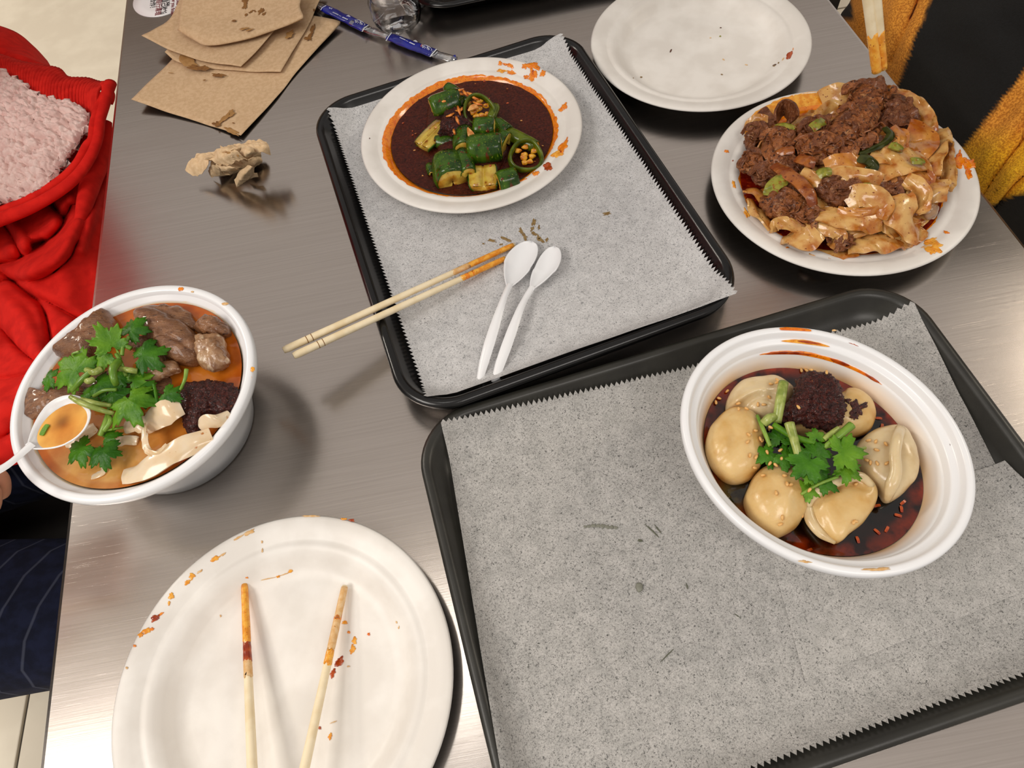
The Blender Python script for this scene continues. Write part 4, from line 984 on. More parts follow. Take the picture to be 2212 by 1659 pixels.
arc_film(plC, 'oil_film', cC, zC, 1.0, 2.26, .084, lambda u: .0985 + .003 * math.sin(PI * u), orange_oil, jag=.002, seed=6, t=.0008)
arc_film(plC, 'oil_film', cC, zC, 2.4, 7.9, .084, .0882, orange_oil, n=160, jag=.0018, seed=7)
for x, y, w, h, a, mt in qC([(1945, 740, 60, 40, .3, orange_oil), (1945, 700, 22, 40, .1, orange_oil), (2030, 765, 44, 34, .1, orange_oil), (2015, 830, 24, 36, 0, orange_oil), (1910, 770, 30, 16, .2, orange_oil), (1760, 1375, 60, 40, .2, yellow_oil), (1740, 1330, 50, 20, -.4, yellow_oil), (1700, 1370, 40, 12, -.2, faint_oil), (1745, 1410, 28, 16, .2, yellow_oil), (1850, 1265, 22, 10, .2, orange_oil), (238, 672, 18, 11, 0, orange_oil), (282, 740, 6, 5, 0, red_sauce), (290, 915, 12, 30, -.2, yellow_oil), (385, 1130, 14, 40, -.5, yellow_oil), (682, 1378, 10, 5, 0, orange_oil), (1190, 1205, 4, 4, 0, red_sauce)]):
    blot(plC, x, y, w * sC, h * sC, mt, zC, a, t=.0005, rough=.4)
heap = mound('noodle_heap', [(cC[0] + .006 + .067 * math.cos(a), cC[1] + .070 * math.sin(a), .012) for a in np.linspace(0, 2 * PI, 25)[:-1]], 0, .0195, noodle_orange, n=80, k=16, e=2.0, pix=False, amp=.0028, scale=75, seed=2, under=.1)
tag(heap, 'tangle of sauced noodles at the bottom of the heap', 'noodles', kind='stuff')
gn = 'wide flat noodles on the beef noodle plate'
for i in range(46):                                 # the lower, half hidden noodles
    a = i * 2.399; r = .076 * math.sqrt((i + .5) / 46); d = a + random.uniform(.9, 2.2)
    L = random.uniform(.018, .036); P = []
    for u in np.linspace(-1, 1, 5):
        x, y = cC[0] + r * math.cos(a) + L * u * math.cos(d) + .006 * math.sin(u * 3 + i) * math.sin(d), cC[1] + r * math.sin(a) + L * u * math.sin(d)
        rr = math.hypot(x - cC[0], y - cC[1])
        lim = .083 - .017 * max(0, math.cos(math.atan2(y - cC[1], x - cC[0]) - 3.35)) - .006 * max(0, math.cos(math.atan2(y - cC[1], x - cC[0]) + .35))
        if rr > lim: x, y = cC[0] + (x - cC[0]) * lim / rr, cC[1] + (y - cC[1]) * lim / rr
        P.append((x, y, pile(x, y) - .001 + .002 * math.cos(u * 4 + i)))
    o = ribbon('wide_noodle', P, random.uniform(.009, .014), random.choice([noodle_mat, noodle_orange, noodle_mat]), pix=False, twist=[random.uniform(-.5, .5) for _ in range(3)], bulge=.0005, wav=.0065, wf=110, seed=i, thick=.0016, ends=.92)
    tag(o, 'wide flat wheat noodle partly buried in the beef noodle heap', 'noodle', gn)
NOO = [  # label, points in the enlarged detail (height above the heap), width, material, twist, bulge
    ('broad noodle flap at the top edge, beneath the tallest beef slice', [(930, 300, .006), (1010, 262, .010), (1100, 255, .012), (1200, 265, .010)], .036, noodle_mat, [.5, .3, .3], .004),
    ('pale noodle curling down left of the tallest beef slice', [(880, 470, .007), (925, 400, .010), (985, 345, .013), (1050, 350, .012)], .020, noodle_mat, [-.3, .5, .6], .003),
    ('long noodle draped over the far right rim', [(1420, 265, .010), (1530, 285, .014), (1640, 355, .014), (1705, 440, .013), (1720, 540, .009)], .028, noodle_mat, [.3, .5, .6, .4], .006),
    ('outermost noodle hugging the long one at far right', [(1400, 240, .008), (1480, 245, .012), (1560, 280, .012)], .022, noodle_mat, [.2, .4], .004),
    ('orange-stained noodle folded beside the dark green pepper', [(1440, 510, .012), (1500, 540, .014), (1525, 610, .012), (1500, 680, .006)], .026, noodle_orange, [.2, -.2, -.5], .004),
    ('shiny red-stained noodle at right of the folded orange one', [(1560, 510, .010), (1660, 540, .012), (1700, 610, .009), (1620, 690, .006)], .038, noodle_orange, [.3, .1, -.2], .005),
    ('pale upright noodle near the right rim', [(1790, 520, .008), (1810, 600, .012), (1770, 720, .010), (1735, 860, .005)], .030, noodle_mat, [.2, .7, .5], .005),
    ('noodle lying along the right rim edge', [(1850, 620, .005), (1850, 740, .007), (1870, 850, .006), (1840, 970, .004)], .022, noodle_mat, [.4, .5, .4], .003),
    ('broad noodle with square corner right of the centre', [(1300, 690, .010), (1390, 700, .013), (1480, 690, .013), (1530, 650, .010)], .034, noodle_mat, [-.2, .2, .3], .003),
    ('noodle hanging under the square-cornered one', [(1300, 680, .009), (1320, 760, .008), (1330, 840, .004)], .020, noodle_mat, [.2, .4], .002),
    ('large translucent noodle right of the centre', [(1320, 830, .006), (1450, 770, .010), (1580, 750, .011), (1690, 740, .008)], .046, noodle_mat, [.1, .1, .1], .006),
    ('noodle running below the large translucent one', [(1330, 850, .004), (1480, 850, .007), (1620, 850, .008), (1760, 900, .006)], .030, noodle_orange, [.1, .2, .2], .004),
    ('slim pale-edged noodle crossing the centre', [(780, 840, .010), (930, 880, .013), (1080, 835, .014), (1220, 850, .013), (1370, 885, .009)], .022, noodle_mat, [.6, .2, .5, .8], .003),
    ('noodle strip above the pale-edged one', [(960, 790, .008), (1060, 755, .011), (1160, 750, .011), (1260, 770, .008)], .026, noodle_orange, [.1, .2, .1], .003),
    ('rounded noodle loop in the lower centre', [(1120, 1050, .008), (1200, 1000, .014), (1300, 1010, .015), (1375, 1080, .012), (1340, 1160, .008)], .034, noodle_mat, [.3, .5, .3], .006),
    ('speckled noodle sheet sweeping across the lower centre', [(850, 1120, .007), (960, 1140, .011), (1100, 1170, .012), (1240, 1190, .011), (1370, 1170, .008)], .036, noodle_mat, [-.1, 0, .1, .3], .005),
    ('narrow noodle fold just below the rounded loop', [(1050, 1110, .011), (1150, 1125, .013), (1280, 1120, .013), (1380, 1090, .010)], .014, noodle_orange, [.5, .7], .002),
    ('wide speckled square noodle at lower right', [(1470, 1010, .010), (1510, 1090, .013), (1560, 1180, .012), (1630, 1280, .006)], .052, noodle_mat, [.1, .1, -.1], .007),
    ('thick curled noodle over the speckled square one', [(1550, 880, .010), (1640, 920, .014), (1690, 1000, .014), (1680, 1080, .012), (1630, 1130, .008)], .022, noodle_mat, [.5, .7, .6], .004),
    ('noodle wedge pointing down near the right rim', [(1790, 890, .006), (1760, 960, .008), (1760, 1050, .004)], .036, noodle_mat, [.3, .2], .004),
    ('pale noodle tube rolled at the lower left rim', [(410, 1040, .005), (450, 1120, .007), (520, 1190, .008), (575, 1230, .006)], .024, noodle_mat, [-.6, -.4, -.3], .007),
    ('thin noodle rolled into a small loop at the lower left', [(585, 1260, .005), (600, 1205, .010), (680, 1200, .013), (790, 1245, .010)], .017, noodle_mat, [.2, .8, .7], .003),
    ('large pale triangular noodle fold at the front left', [(660, 1330, .003), (740, 1310, .010), (820, 1290, .012), (885, 1240, .012)], [.022, .038, .052, .040], noodle_mat, [-.2, -.1, .2], .008),
    ('noodle lying flat along the front rim', [(830, 1410, .000), (930, 1430, .001), (1060, 1425, .001), (1200, 1400, .002)], .020, noodle_mat, [-.2, -.2], .002),
    ('folded noodle at the front with a frilled end', [(890, 1250, .009), (990, 1245, .012), (1065, 1290, .011), (1010, 1380, .005)], .020, noodle_mat, [.4, .6, .2], .004),
    ('plump noodle piece lying at the front centre', [(1130, 1365, .003), (1260, 1350, .008), (1400, 1345, .008), (1515, 1335, .003)], .032, noodle_mat, [-.1, 0, -.1], .005),
    ('noodle tab at the front right above red oil', [(1470, 1310, .003), (1540, 1330, .005), (1620, 1300, .004), (1680, 1250, .002)], .022, noodle_mat, [0, .3, .2], .003),
    ('noodle edge tucked beneath the speckled square one', [(1420, 1130, .005), (1430, 1220, .005), (1500, 1300, .002)], .022, noodle_mat, [.3, .1], .003),
    ('small noodle curl at the upper left among the beef', [(395, 530, .004), (430, 455, .010), (500, 440, .011), (540, 510, .007)], .018, noodle_mat, [.2, .7, .4], .003),
    ('noodle end at lower left beneath shredded beef', [(400, 960, .003), (460, 960, .006), (520, 1000, .006), (560, 1060, .003)], .030, noodle_orange, [-.4, -.2], .003),
    ('thin pale noodle near the bottom centre', [(1080, 1300, .005), (1180, 1280, .007), (1280, 1250, .006)], .012, noodle_mat, [.3, .3], .002),
]
for i, (lab, P, w, mt, tw_, bu) in enumerate(NOO):
    o = ribbon('wide_noodle', pC(P), [x * .58 for x in w] if isinstance(w, list) else w * .58, mt, pix=False, twist=[1.35 * a for a in tw_], bulge=bu * .3, wav=.0046, wf=85, seed=i * 1.7, thick=.0017, ends=.92, n=34, m=9)
    tag(o, lab, 'noodle', gn)
BEEF = [
    ('tallest beef slice standing at the top of the heap', [(1215, 205), (1290, 185), (1360, 165), (1385, 230), (1420, 310), (1390, 390), (1300, 420), (1190, 400), (1115, 350), (1150, 270)], .010, .012, beef_mat),
    ('dark beef slice folded right of the tallest slice', [(1390, 345), (1480, 315), (1560, 370), (1635, 490), (1560, 490), (1480, 470), (1400, 480), (1350, 470)], .008, .010, beef_dark),
    ('large shredded beef piece below the tallest slice', [(1040, 440), (1150, 390), (1320, 400), (1330, 490), (1270, 570), (1170, 575), (1060, 550), (985, 510)], .009, .010, beef_mat),
    ('hollow curled beef piece in the middle', [(870, 570), (960, 545), (1045, 600), (1050, 690), (970, 700), (900, 650)], .008, .008, beef_mat),
    ('long beef strip slanting under the dark green pepper', [(1060, 650), (1200, 610), (1340, 535), (1335, 580), (1200, 690), (1080, 715)], .008, .007, beef_mat),
    ('beef shreds at the upper left rim', [(375, 580), (460, 530), (545, 480), (560, 560), (460, 620), (425, 670), (380, 640)], .004, .009, beef_dark),
    ('ring of curled beef at left of the heap', [(535, 570), (620, 520), (740, 535), (770, 640), (700, 700), (590, 720), (530, 650)], .007, .009, beef_mat),
    ('flat beef flap reaching into red sauce at left', [(320, 790), (420, 690), (500, 670), (535, 750), (470, 805), (350, 835)], .003, .007, beef_mat),
    ('beef scrap just below the left flap', [(415, 860), (490, 810), (600, 835), (580, 900), (470, 915)], .004, .008, beef_dark),
    ('big tangle of beef shreds at lower left', [(470, 1080), (550, 1010), (680, 985), (810, 1010), (840, 1080), (710, 1160), (560, 1180)], .006, .010, beef_mat),
    ('curled beef shreds under the pale-edged noodle', [(880, 960), (980, 900), (1110, 870), (1215, 885), (1200, 980), (1110, 1060), (1010, 1085), (960, 1020)], .006, .010, beef_dark),
    ('beef piece left of the speckled noodle sheet', [(690, 1130), (800, 1105), (930, 1150), (960, 1205), (840, 1245), (710, 1200)], .007, .008, beef_mat),
    ('beef piece between the curled ring and the hollow one', [(740, 600), (840, 560), (900, 640), (1000, 720), (950, 750), (850, 730), (760, 680)], .006, .008, beef_mat),
    ('beef shred cluster above the hollow curled piece', [(760, 500), (840, 470), (960, 440), (1000, 500), (960, 560), (860, 570), (770, 560)], .007, .008, beef_dark),
    ('beef crumbs left of the orange onion strip', [(540, 730), (640, 720), (760, 740), (800, 800), (700, 830), (600, 810)], .004, .006, beef_dark),
    ('beef bits beside the yellow-green scallion', [(540, 900), (640, 880), (720, 900), (740, 980), (640, 1010), (550, 990)], .004, .007, beef_dark),
    ('small beef scrap in the front noodle fold', [(1030, 1310), (1090, 1300), (1125, 1360), (1090, 1400), (1050, 1360)], .004, .007, beef_dark),
    ('beef scrap sunk in red oil right of centre', [(1290, 950), (1420, 930), (1540, 900), (1500, 980), (1380, 1000)], .002, .005, beef_dark),
]
for i, (lab, O, dz, h, mt) in enumerate(BEEF):
    pts = pC([(x, y, dz) for x, y in O]); pts[:, 2] = pts[:, 2].mean()
    c = pts.mean(0)
    t = thing('shredded_beef', lab, 'beef', (c[0], c[1], c[2] - .004), 'beef pieces on the noodle plate')
    mound('meat', pts, 0, h, mt, t, n=64, k=14, e=1.9, pix=False, amp=.0024, scale=150, seed=i * 2.1, ridged=True, under=.8, fl=.35)
    rr = np.linalg.norm(pts[:, :2] - c[:2], axis=1).mean()
    for k in range(7):
        a = k * 2.4 + i; d = rr * (.25 + .6 * ((k * 37) % 10) / 10)
        b = a + 1.2; x0 = c[:2] + d * np.array([math.cos(a), math.sin(a)])
        top = c[2] + h * math.sqrt(max(0, 1 - (d / rr) ** 2)) + .0006
        L = .006 + .007 * ((k * 53 + i * 7) % 10) / 10
        P = [(x0[0] + L * u * math.cos(b) + .003 * math.cos(u * 3 + k), x0[1] + L * u * math.sin(b) + .003 * math.sin(u * 4), top - .003 * u * u + .0018 * math.sin(u * 5 + k)) for u in np.linspace(-1, 1, 5)]
        ribbon('meat_fold', P, .003 + .004 * ((k * 29 + i) % 10) / 10, mt if k % 3 else beef_dark, t, n=16, m=5, thick=.0011, twist=[.9 * math.sin(k + i), -.8, 1.0 * math.cos(k)], wav=.0022, wf=180, seed=k + i, pix=False)
o = ribbon('beef_curl', pC([(600, 470, .010), (605, 400, .016), (660, 352, .018), (715, 380, .017), (735, 440, .012)]), .016, beef_dark, pix=False, twist=[1.2, 1.4, 1.3], wav=.002, thick=.0022); tag(o, 'upright dark beef curl shaped like an arch near the upper left rim', 'beef', 'beef pieces on the noodle plate')
o = ribbon('beef_curl', pC([(490, 370, .009), (520, 410, .011), (570, 480, .010)]), .012, beef_dark, pix=False, twist=[.8, .5], wav=.002, thick=.0022); tag(o, 'pointed beef sliver at the upper left rim beside the arch', 'beef', 'beef pieces on the noodle plate')
o = ribbon('beef_curl', pC([(540, 560, .010), (530, 640, .013), (570, 720, .012), (640, 750, .010)]), .010, beef_mat, pix=False, twist=[.9, 1.0, .7], wav=.002, thick=.003); tag(o, 'curved beef strip rimming the left ring of meat', 'beef', 'beef pieces on the noodle plate')
for lab, P, w, mt, nm, cat in (
    ('translucent orange onion strip arching over lower left beef', [(585, 780, .012), (690, 840, .016), (790, 920, .017), (850, 1000, .015), (870, 1070, .010)], [.014, .019, .020, .018, .012], onion_mat, 'onion_strip', 'onion'),
    ('orange onion piece at left centre of the noodles', [(760, 720, .012), (820, 745, .014), (880, 765, .011)], .018, onion_mat, 'onion_strip', 'onion'),
    ('reddish onion piece inside the left beef ring', [(600, 690, .012), (660, 670, .014), (730, 665, .012)], .012, onion_mat, 'onion_strip', 'onion'),
    ('dark green pepper strip curving right of the beef', [(1400, 505, .014), (1440, 550, .016), (1400, 610, .015), (1310, 655, .013), (1210, 695, .010)], .010, pepper_green, 'pepper_strip', 'pepper'),
    ('dark green leafy clump near the noodle centre', [(1210, 720, .012), (1280, 740, .014), (1310, 780, .012), (1270, 840, .008)], .016, pepper_green, 'pepper_strip', 'pepper'),
    ('tiny dark green bit under the pale-edged noodle', [(1035, 880, .012), (1060, 900, .013), (1075, 925, .010)], .008, pepper_green, 'pepper_strip', 'pepper'),
    ('yellow-green scallion slice at lower left of noodles', [(550, 1000, .014), (580, 930, .017), (660, 870, .015)], .020, scallion_mat, 'scallion_slice', 'scallion'),
    ('bright scallion cube on the pale-edged noodle', [(910, 850, .018), (950, 825, .020), (1000, 830, .018)], .014, scallion_mat, 'scallion_slice', 'scallion'),
    ('scallion slice beside the tallest beef at upper centre', [(860, 505, .016), (900, 475, .018), (945, 450, .016)], .014, scallion_mat, 'scallion_slice', 'scallion'),
    ('long scallion sliver above the left beef ring', [(600, 490, .012), (670, 485, .014), (735, 520, .012)], .010, scallion_mat, 'scallion_slice', 'scallion'),
    ('scallion piece on the folded orange noodle', [(1440, 630, .017), (1480, 635, .019), (1520, 655, .016)], .013, scallion_mat, 'scallion_slice', 'scallion'),
    ('small scallion piece right of the curled beef', [(1235, 945, .012), (1265, 930, .014), (1295, 935, .012)], .012, scallion_mat, 'scallion_slice', 'scallion'),
    ('pale scallion scrap on the large translucent noodle', [(1590, 745, .018), (1640, 740, .019), (1680, 755, .017)], .010, scallion_mat, 'scallion_slice', 'scallion')):
    o = ribbon(nm, pC(P), [x * .6 for x in w] if isinstance(w, list) else w * .6, mt, pix=False, twist=[.2, .1, .3], bulge=.0012, wav=.0012, thick=.0020, n=22); tag(o, lab, cat, cat + ' bits on the noodle plate')
o = mound('gristle', [tuple(p) for p in pC([(1680, 1110, .004), (1740, 1070, .004), (1790, 1110, .004), (1770, 1160, .004), (1700, 1170, .004)])], 0, .007, tendon_mat, n=30, k=8, pix=False, amp=.001, scale=200); tag(o, 'glassy pale lump beside red oil at the right rim', 'beef', 'beef pieces on the noodle plate')

# ------------------------------------------------------------------ cilantro
def leaf(parent, px, py, z, R, yaw, tilt=(0, 0), mt=None, curl=.25, seed=0, lobes=None, fold=0.0, sz=1.2):
    """a three-lobed, saw-edged leaf; yaw turns its tip in the world plane, tilt leans it"""
    C = at(px, py, z); mt = mt or leaf_mat
    n = 120; V = [C.copy()]; F = []
    L = lobes or ((0, 1.0, .50), (1.02, .92, .46), (-1.02, .94, .46), (2.0, .72, .44), (-2.0, .70, .44))
    rr = []
    for j in range(n):
        a = -PI + 2 * PI * j / n
        k = max(h * math.exp(-((a - c) / w) ** 2) for c, h, w in L)
        r = R * sz * (.42 + .60 * k) * (1 + .22 * (abs(((a * 3.6 + seed) % 1.0) - .5) * 2 - .5) + .06 * MN.noise(Vector((a * 3, seed, 1))))
        if abs(a) > 2.85: r *= .45
        rr.append((a, r))
    ks = (.3, .6, .85, 1.0)
    nx, ny = math.tan(tilt[0]), math.tan(tilt[1])
    for k in ks:
        for a, r in rr:
            x, y = r * k * math.cos(a), r * k * math.sin(a)
            zz = -curl * (x * x + y * y) / R + .10 * R * MN.noise(Vector((x / R * 1.7 + seed, y / R * 1.7, 2))) * 2 * k - .05 * R * abs(math.cos(a * 2.6)) * k + fold * abs(y)
            X, Y = x * math.cos(yaw) - y * math.sin(yaw), x * math.sin(yaw) + y * math.cos(yaw)
            V.append(C + np.array([X * math.cos(tilt[0]), Y * math.cos(tilt[1]), zz + X * math.sin(tilt[0]) + Y * math.sin(tilt[1])]))
    F += [(0, 1 + j, 1 + (j + 1) % n) for j in range(n)]
    for i in range(len(ks) - 1):
        b = 1 + i * n
        F += [(b + j, b + n + j, b + n + (j + 1) % n, b + (j + 1) % n) for j in range(n)]
    o = mk('leaf', V, F, mt, parent); solid(o, .0003)
    return o
def sprig(label, c, leaves, stems, group):
    C = at(*c); t = thing('cilantro_sprig', label, 'cilantro', C, group)
    for i, l in enumerate(leaves): leaf(t, *l[:6], **(l[6] if len(l) > 6 else {}), seed=i * 3.3 + c[0] * .01, sz=1.2 if 'soup' in label else .98)
    for P, r, mt in stems: tube('stem', P, r, mt, t, n=18, sides=8)
    return t

# ------------------------------------------------------------------ beef noodle soup
qE = Z(0, 580, 600 / 1914)
ZL = .0665
def soup_cols(V):
    d = np.hypot(V[:, 0] - cE[0], V[:, 1] - cE[1]) / .0805
    cl = np.array(at(215, 1010, ZL))
    cr_ = np.exp(-(((V[:, 0] - cl[0]) / .045) ** 2 + ((V[:, 1] - cl[1]) / .030) ** 2))
    n1 = np.clip(.5 + nzs(V, 28, 4), 0, 1)
    A, B, C_ = (np.array(lin(c)) for c in ((198, 116, 32), (172, 74, 14), (212, 160, 90)))
    k = np.clip(cr_ * 1.2 - .35 * (d > .93), 0, 1)[:, None]; e = np.clip((d - .8) * 4 + n1 * .5, 0, 1)[:, None]
    return (A * (1 - .6 * e) + B * .6 * e) * (1 - k) + C_ * k
o = disc('beef_broth', (cE[0], cE[1], ZL), .0798, soup_mat, n=110, k=40, zf=lambda x, y, u: .0003 * nz((x, y, 0), 90, 5) + .0008 * max(0, u - .95) * 20, cols=soup_cols)
tag(o, 'orange oily broth in the beef noodle soup bowl', 'broth', kind='stuff')
def stew(name, label, O, zb, h, mt, seed, **kw):
    o = mound(name, qE(O), zb, h, mt, n=64, k=14, amp=kw.pop('amp', .0016), scale=kw.pop('scale', 120), seed=seed, under=kw.pop('under', 1.0), fl=.3, **kw)
    return tag(o, label, 'beef', 'braised beef in the noodle soup')
stew('beef_chunk', 'dark braised beef slab leaning on soup bowl rim behind cilantro', [(380, 590), (470, 520), (580, 430), (700, 315), (745, 300), (800, 370), (810, 460), (700, 560), (640, 640), (520, 620)], .071, .013, beef_dark if False else stew_mat, 1, e=2.6)
stew('beef_chunk', 'big braised beef chunk at the top of the soup, cracked along its grain', [(940, 320), (1000, 290), (1100, 300), (1220, 360), (1330, 430), (1390, 560), (1360, 650), (1260, 660), (1130, 610), (1070, 520), (980, 460)], .073, .014, stew_mat, 2, e=2.6, ridges=[([(345, 720), (385, 735), (415, 755)], .0016, -.003)])
stew('beef_chunk', 'upper beef piece tucked behind the big cracked chunk', [(960, 300), (1080, 265), (1240, 270), (1330, 330), (1340, 420), (1200, 400), (1060, 370), (980, 420)], .069, .009, stew_mat, 3)
stew('tendon_piece', 'pale ridged tendon piece at right of the soup beef', [(1345, 480), (1440, 465), (1530, 470), (1550, 560), (1580, 640), (1520, 690), (1440, 700), (1370, 650)], .074, .009, tendon_mat, 4, amp=.0022, scale=150)
stew('beef_chunk', 'small round dark beef lump near the soup bowl right wall', [(1350, 390), (1420, 330), (1520, 360), (1590, 430), (1540, 470), (1430, 460), (1360, 440)], .071, .009, stew_mat, 5, amp=.0024)
stew('beef_shred', 'little forked beef shred beside the chili paste in soup', [(1010, 750), (1040, 690), (1080, 640), (1090, 580), (1130, 580), (1140, 640), (1210, 650), (1240, 700), (1180, 730), (1110, 760), (1060, 780)], .075, .006, tendon_mat, 6)
stew('beef_chunk', 'flat braised beef piece behind the soup spoon', [(180, 960), (195, 830), (280, 840), (380, 800), (520, 810), (640, 870), (620, 950), (480, 980), (330, 1010), (210, 1030)], .068, .008, stew_mat, 7)
stew('beef_chunk', 'brown beef under the cilantro in middle of the soup', [(560, 800), (760, 700), (980, 720), (1200, 760), (1180, 880), (1000, 930), (800, 960), (640, 900)], .064, .008, stew_mat, 8)
stew('beef_chunk', 'small beef bits floating between the two big beef chunks', [(900, 480), (1000, 470), (1060, 520), (1040, 580), (940, 570), (860, 520)], .070, .006, stew_mat, 9)
o = mound('chili_paste', qE([(1240, 830), (1330, 790), (1480, 780), (1600, 800), (1660, 870), (1640, 960), (1560, 1010), (1440, 1010), (1390, 1080), (1340, 1140), (1280, 1110), (1260, 1020), (1240, 930)]), .070, .0085, chili_paste_mat, n=130, k=30, amp=.0022, scale=260, seed=12, fl=.5)
tag(o, 'spoonful of dark chili flakes at right of the noodle soup', 'chili paste')
gE = 'noodles in the soup bowl'
for lab, P, w, tw_, bu, z in (
    ('large folded flat noodle along the front right of soup', [(860, 1440, .066), (1000, 1390, .073), (1180, 1280, .076), (1340, 1200, .076), (1460, 1150, .074)], [.016, .024, .027, .025, .018], [-.1, .1, .2], .005, 0),
    ('pale noodle standing below the cilantro, slightly torn', [(1000, 1100, .072), (1080, 1030, .079), (1170, 980, .082), (1250, 950, .080)], [.014, .026, .030, .020], [.5, .5, .4], .004, 0),
    ('narrow noodle looping in a hook shape in soup', [(990, 1080, .078), (1000, 1180, .080), (1030, 1260, .078), (1100, 1280, .077), (1160, 1220, .077)], .0065, [.6, .6, .6], .001, 0),
    ('wavy noodle edge under the chili paste', [(1385, 1090, .074), (1430, 1050, .078), (1500, 1050, .077), (1580, 1000, .074)], [.012, .016, .013, .008], [.4, .7, .3], .003, 0),
    ('noodle scrap left of the hook-shaped noodle', [(870, 1090, .070), (940, 1060, .075), (1000, 1090, .075)], .017, [.2, .4], .003, 0),
    ('submerged noodle ridge in front of the spoon', [(460, 1210, .066), (560, 1160, .0685), (660, 1090, .0685)], .012, [.2, .2], .002, 0),
    ('sunken pale noodle under the lowest cilantro leaf', [(780, 1220, .0655), (860, 1180, .0685), (950, 1190, .0675)], .009, [.2, .2], .002, 0),
    ('sunken noodle arc at the front of the broth', [(640, 1440, .0655), (710, 1400, .0672), (720, 1340, .0660)], .007, [.1, .1], .001, 0)):
    o = ribbon('soup_noodle', qE(P), [x * .62 for x in w] if isinstance(w, list) else w * .72, noodle_pale, twist=tw_, bulge=bu * .35, wav=.0022, wf=70, thick=.0018, n=32, m=9, seed=len(lab)); tag(o, lab, 'noodle', gE)
gC = 'cilantro sprigs on the noodle soup'
def E(x, y, z): (a, b, c), = qE([(x, y, z)]); return a, b, c
def Ep(P): return qE(P)
sprig('broad cilantro leaf at left edge of the soup garnish', E(500, 700, .080), [(*E(520, 700, .088), .0170, 2.4, (.1, .2), dict(curl=.15)), (*E(345, 752, .081), .0085, 3.0, (.2, .1), dict(mt=leaf_dark))], [(Ep([(520, 620, .087), (500, 590, .090), (545, 572, .091)]), .0009, stem_mat), (Ep([(500, 840, .081), (560, 770, .086), (640, 700, .088)]), .0022, stem_mat)], gC)
sprig('cilantro leaves reaching up toward the big soup beef chunk', E(890, 440, .084), [(*E(895, 425, .092), .0120, .9, (.1, .1), dict(mt=leaf_dark)), (*E(985, 600, .089), .0145, .3, (.05, .1), dict(mt=leaf_dark))], [(Ep([(830, 470, .088), (800, 530, .090), (830, 620, .088)]), .0010, stem_mat), (Ep([(810, 515, .089), (860, 530, .090), (905, 552, .088)]), .0018, stem_mat), (Ep([(840, 600, .088), (850, 540, .090), (890, 470, .090)]), .0014, stem_mat)], gC)
sprig('pale folded cilantro leaf upright in middle of the soup garnish', E(760, 540, .084), [(*E(760, 520, .094), .0125, 2.0, (-.3, .35), dict(curl=-.2)), (*E(715, 590, .090), .0115, 3.4, (.1, .1)), (*E(700, 470, .092), .0070, 2.3, (0, .2))], [(Ep([(820, 640, .090), (780, 690, .094), (785, 760, .093), (802, 800, .088)]), [.0028, .0030, .0026, .0022], stem_mat), (Ep([(800, 590, .090), (830, 640, .089), (870, 740, .085)]), .0014, stem_mat)], gC)
sprig('large cilantro leaf in lower middle of the soup garnish', E(880, 920, .080), [(*E(885, 905, .090), .0175, -1.2, (.05, -.15), dict(curl=.3)), (*E(960, 850, .084), .0110, -.2, (0, 0), dict(mt=leaf_dark)), (*E(930, 770, .084), .0100, .4, (0, 0))], [(Ep([(740, 1000, .082), (760, 1050, .084), (715, 1120, .082)]), .0018, stem_mat), (Ep([(830, 690, .088), (890, 700, .089), (945, 708, .086)]), .0022, celery_mat)], gC)
sprig('small cilantro leaf on a thin stem beside the soup chili paste', E(1160, 850, .080), [(*E(1150, 865, .087), .0092, -.5, (0, .1), dict(mt=leaf_dark))], [(Ep([(1285, 695, .090), (1275, 760, .089), (1245, 830, .085), (1215, 880, .081)]), [.0016, .0013, .0010, .0008], stem_mat), (Ep([(1060, 795, .083), (1080, 900, .083), (1100, 1015, .080)]), .0013, leaf_dark)], gC)
sprig('dark cilantro leaves at bottom of the soup garnish over broth', E(640, 1240, .072), [(*E(565, 1235, .080), .0115, 3.7, (0, 0), dict(mt=leaf_dark)), (*E(705, 1255, .080), .0115, -1.4, (0, 0), dict(mt=leaf_dark)), (*E(740, 1160, .079), .0075, .2, (0, 0), dict(mt=leaf_dark))], [(Ep([(690, 1150, .080), (720, 1080, .083), (745, 1010, .083)]), .0020, stem_mat), (Ep([(700, 1120, .081), (790, 1105, .080), (850, 1095, .077)]), .0010, stem_mat)], gC)
sprig('shadowed cilantro leaves in the middle under pale stems of soup garnish', E(700, 800, .078), [(*E(690, 790, .083), .0115, -.4, (0, 0), dict(mt=leaf_dark)), (*E(620, 860, .080), .0090, 3.4, (0, 0), dict(mt=leaf_dark)), (*E(780, 860, .082), .0105, -.9, (0, 0), dict(mt=leaf_dark)), (*E(820, 760, .082), .0095, .9, (0, 0), dict(mt=leaf_dark))], [(Ep([(645, 880, .082), (720, 840, .085), (805, 835, .084)]), .0014, stem_mat), (Ep([(600, 700, .085), (650, 715, .089), (700, 690, .088)]), .0026, celery_mat), (Ep([(590, 770, .083), (615, 775, .086), (650, 760, .085)]), [.0022, .0026, .0022], celery_mat)], gC)
for lab, P in (('pale stalk lying on the soup spoon edge, longer one', [(485, 885, .0945), (560, 925, .095), (680, 970, .091), (785, 1000, .085)]), ('pale stalk beside the longer one near the spoon tip', [(560, 900, .094), (660, 930, .092), (765, 945, .086)])):
    o = tube('cilantro_stalk', qE(P), [.0016, .0022, .0020, .0016], celery_mat, n=18, sides=8); tag(o, lab, 'cilantro', 'pale stalks by the soup spoon')
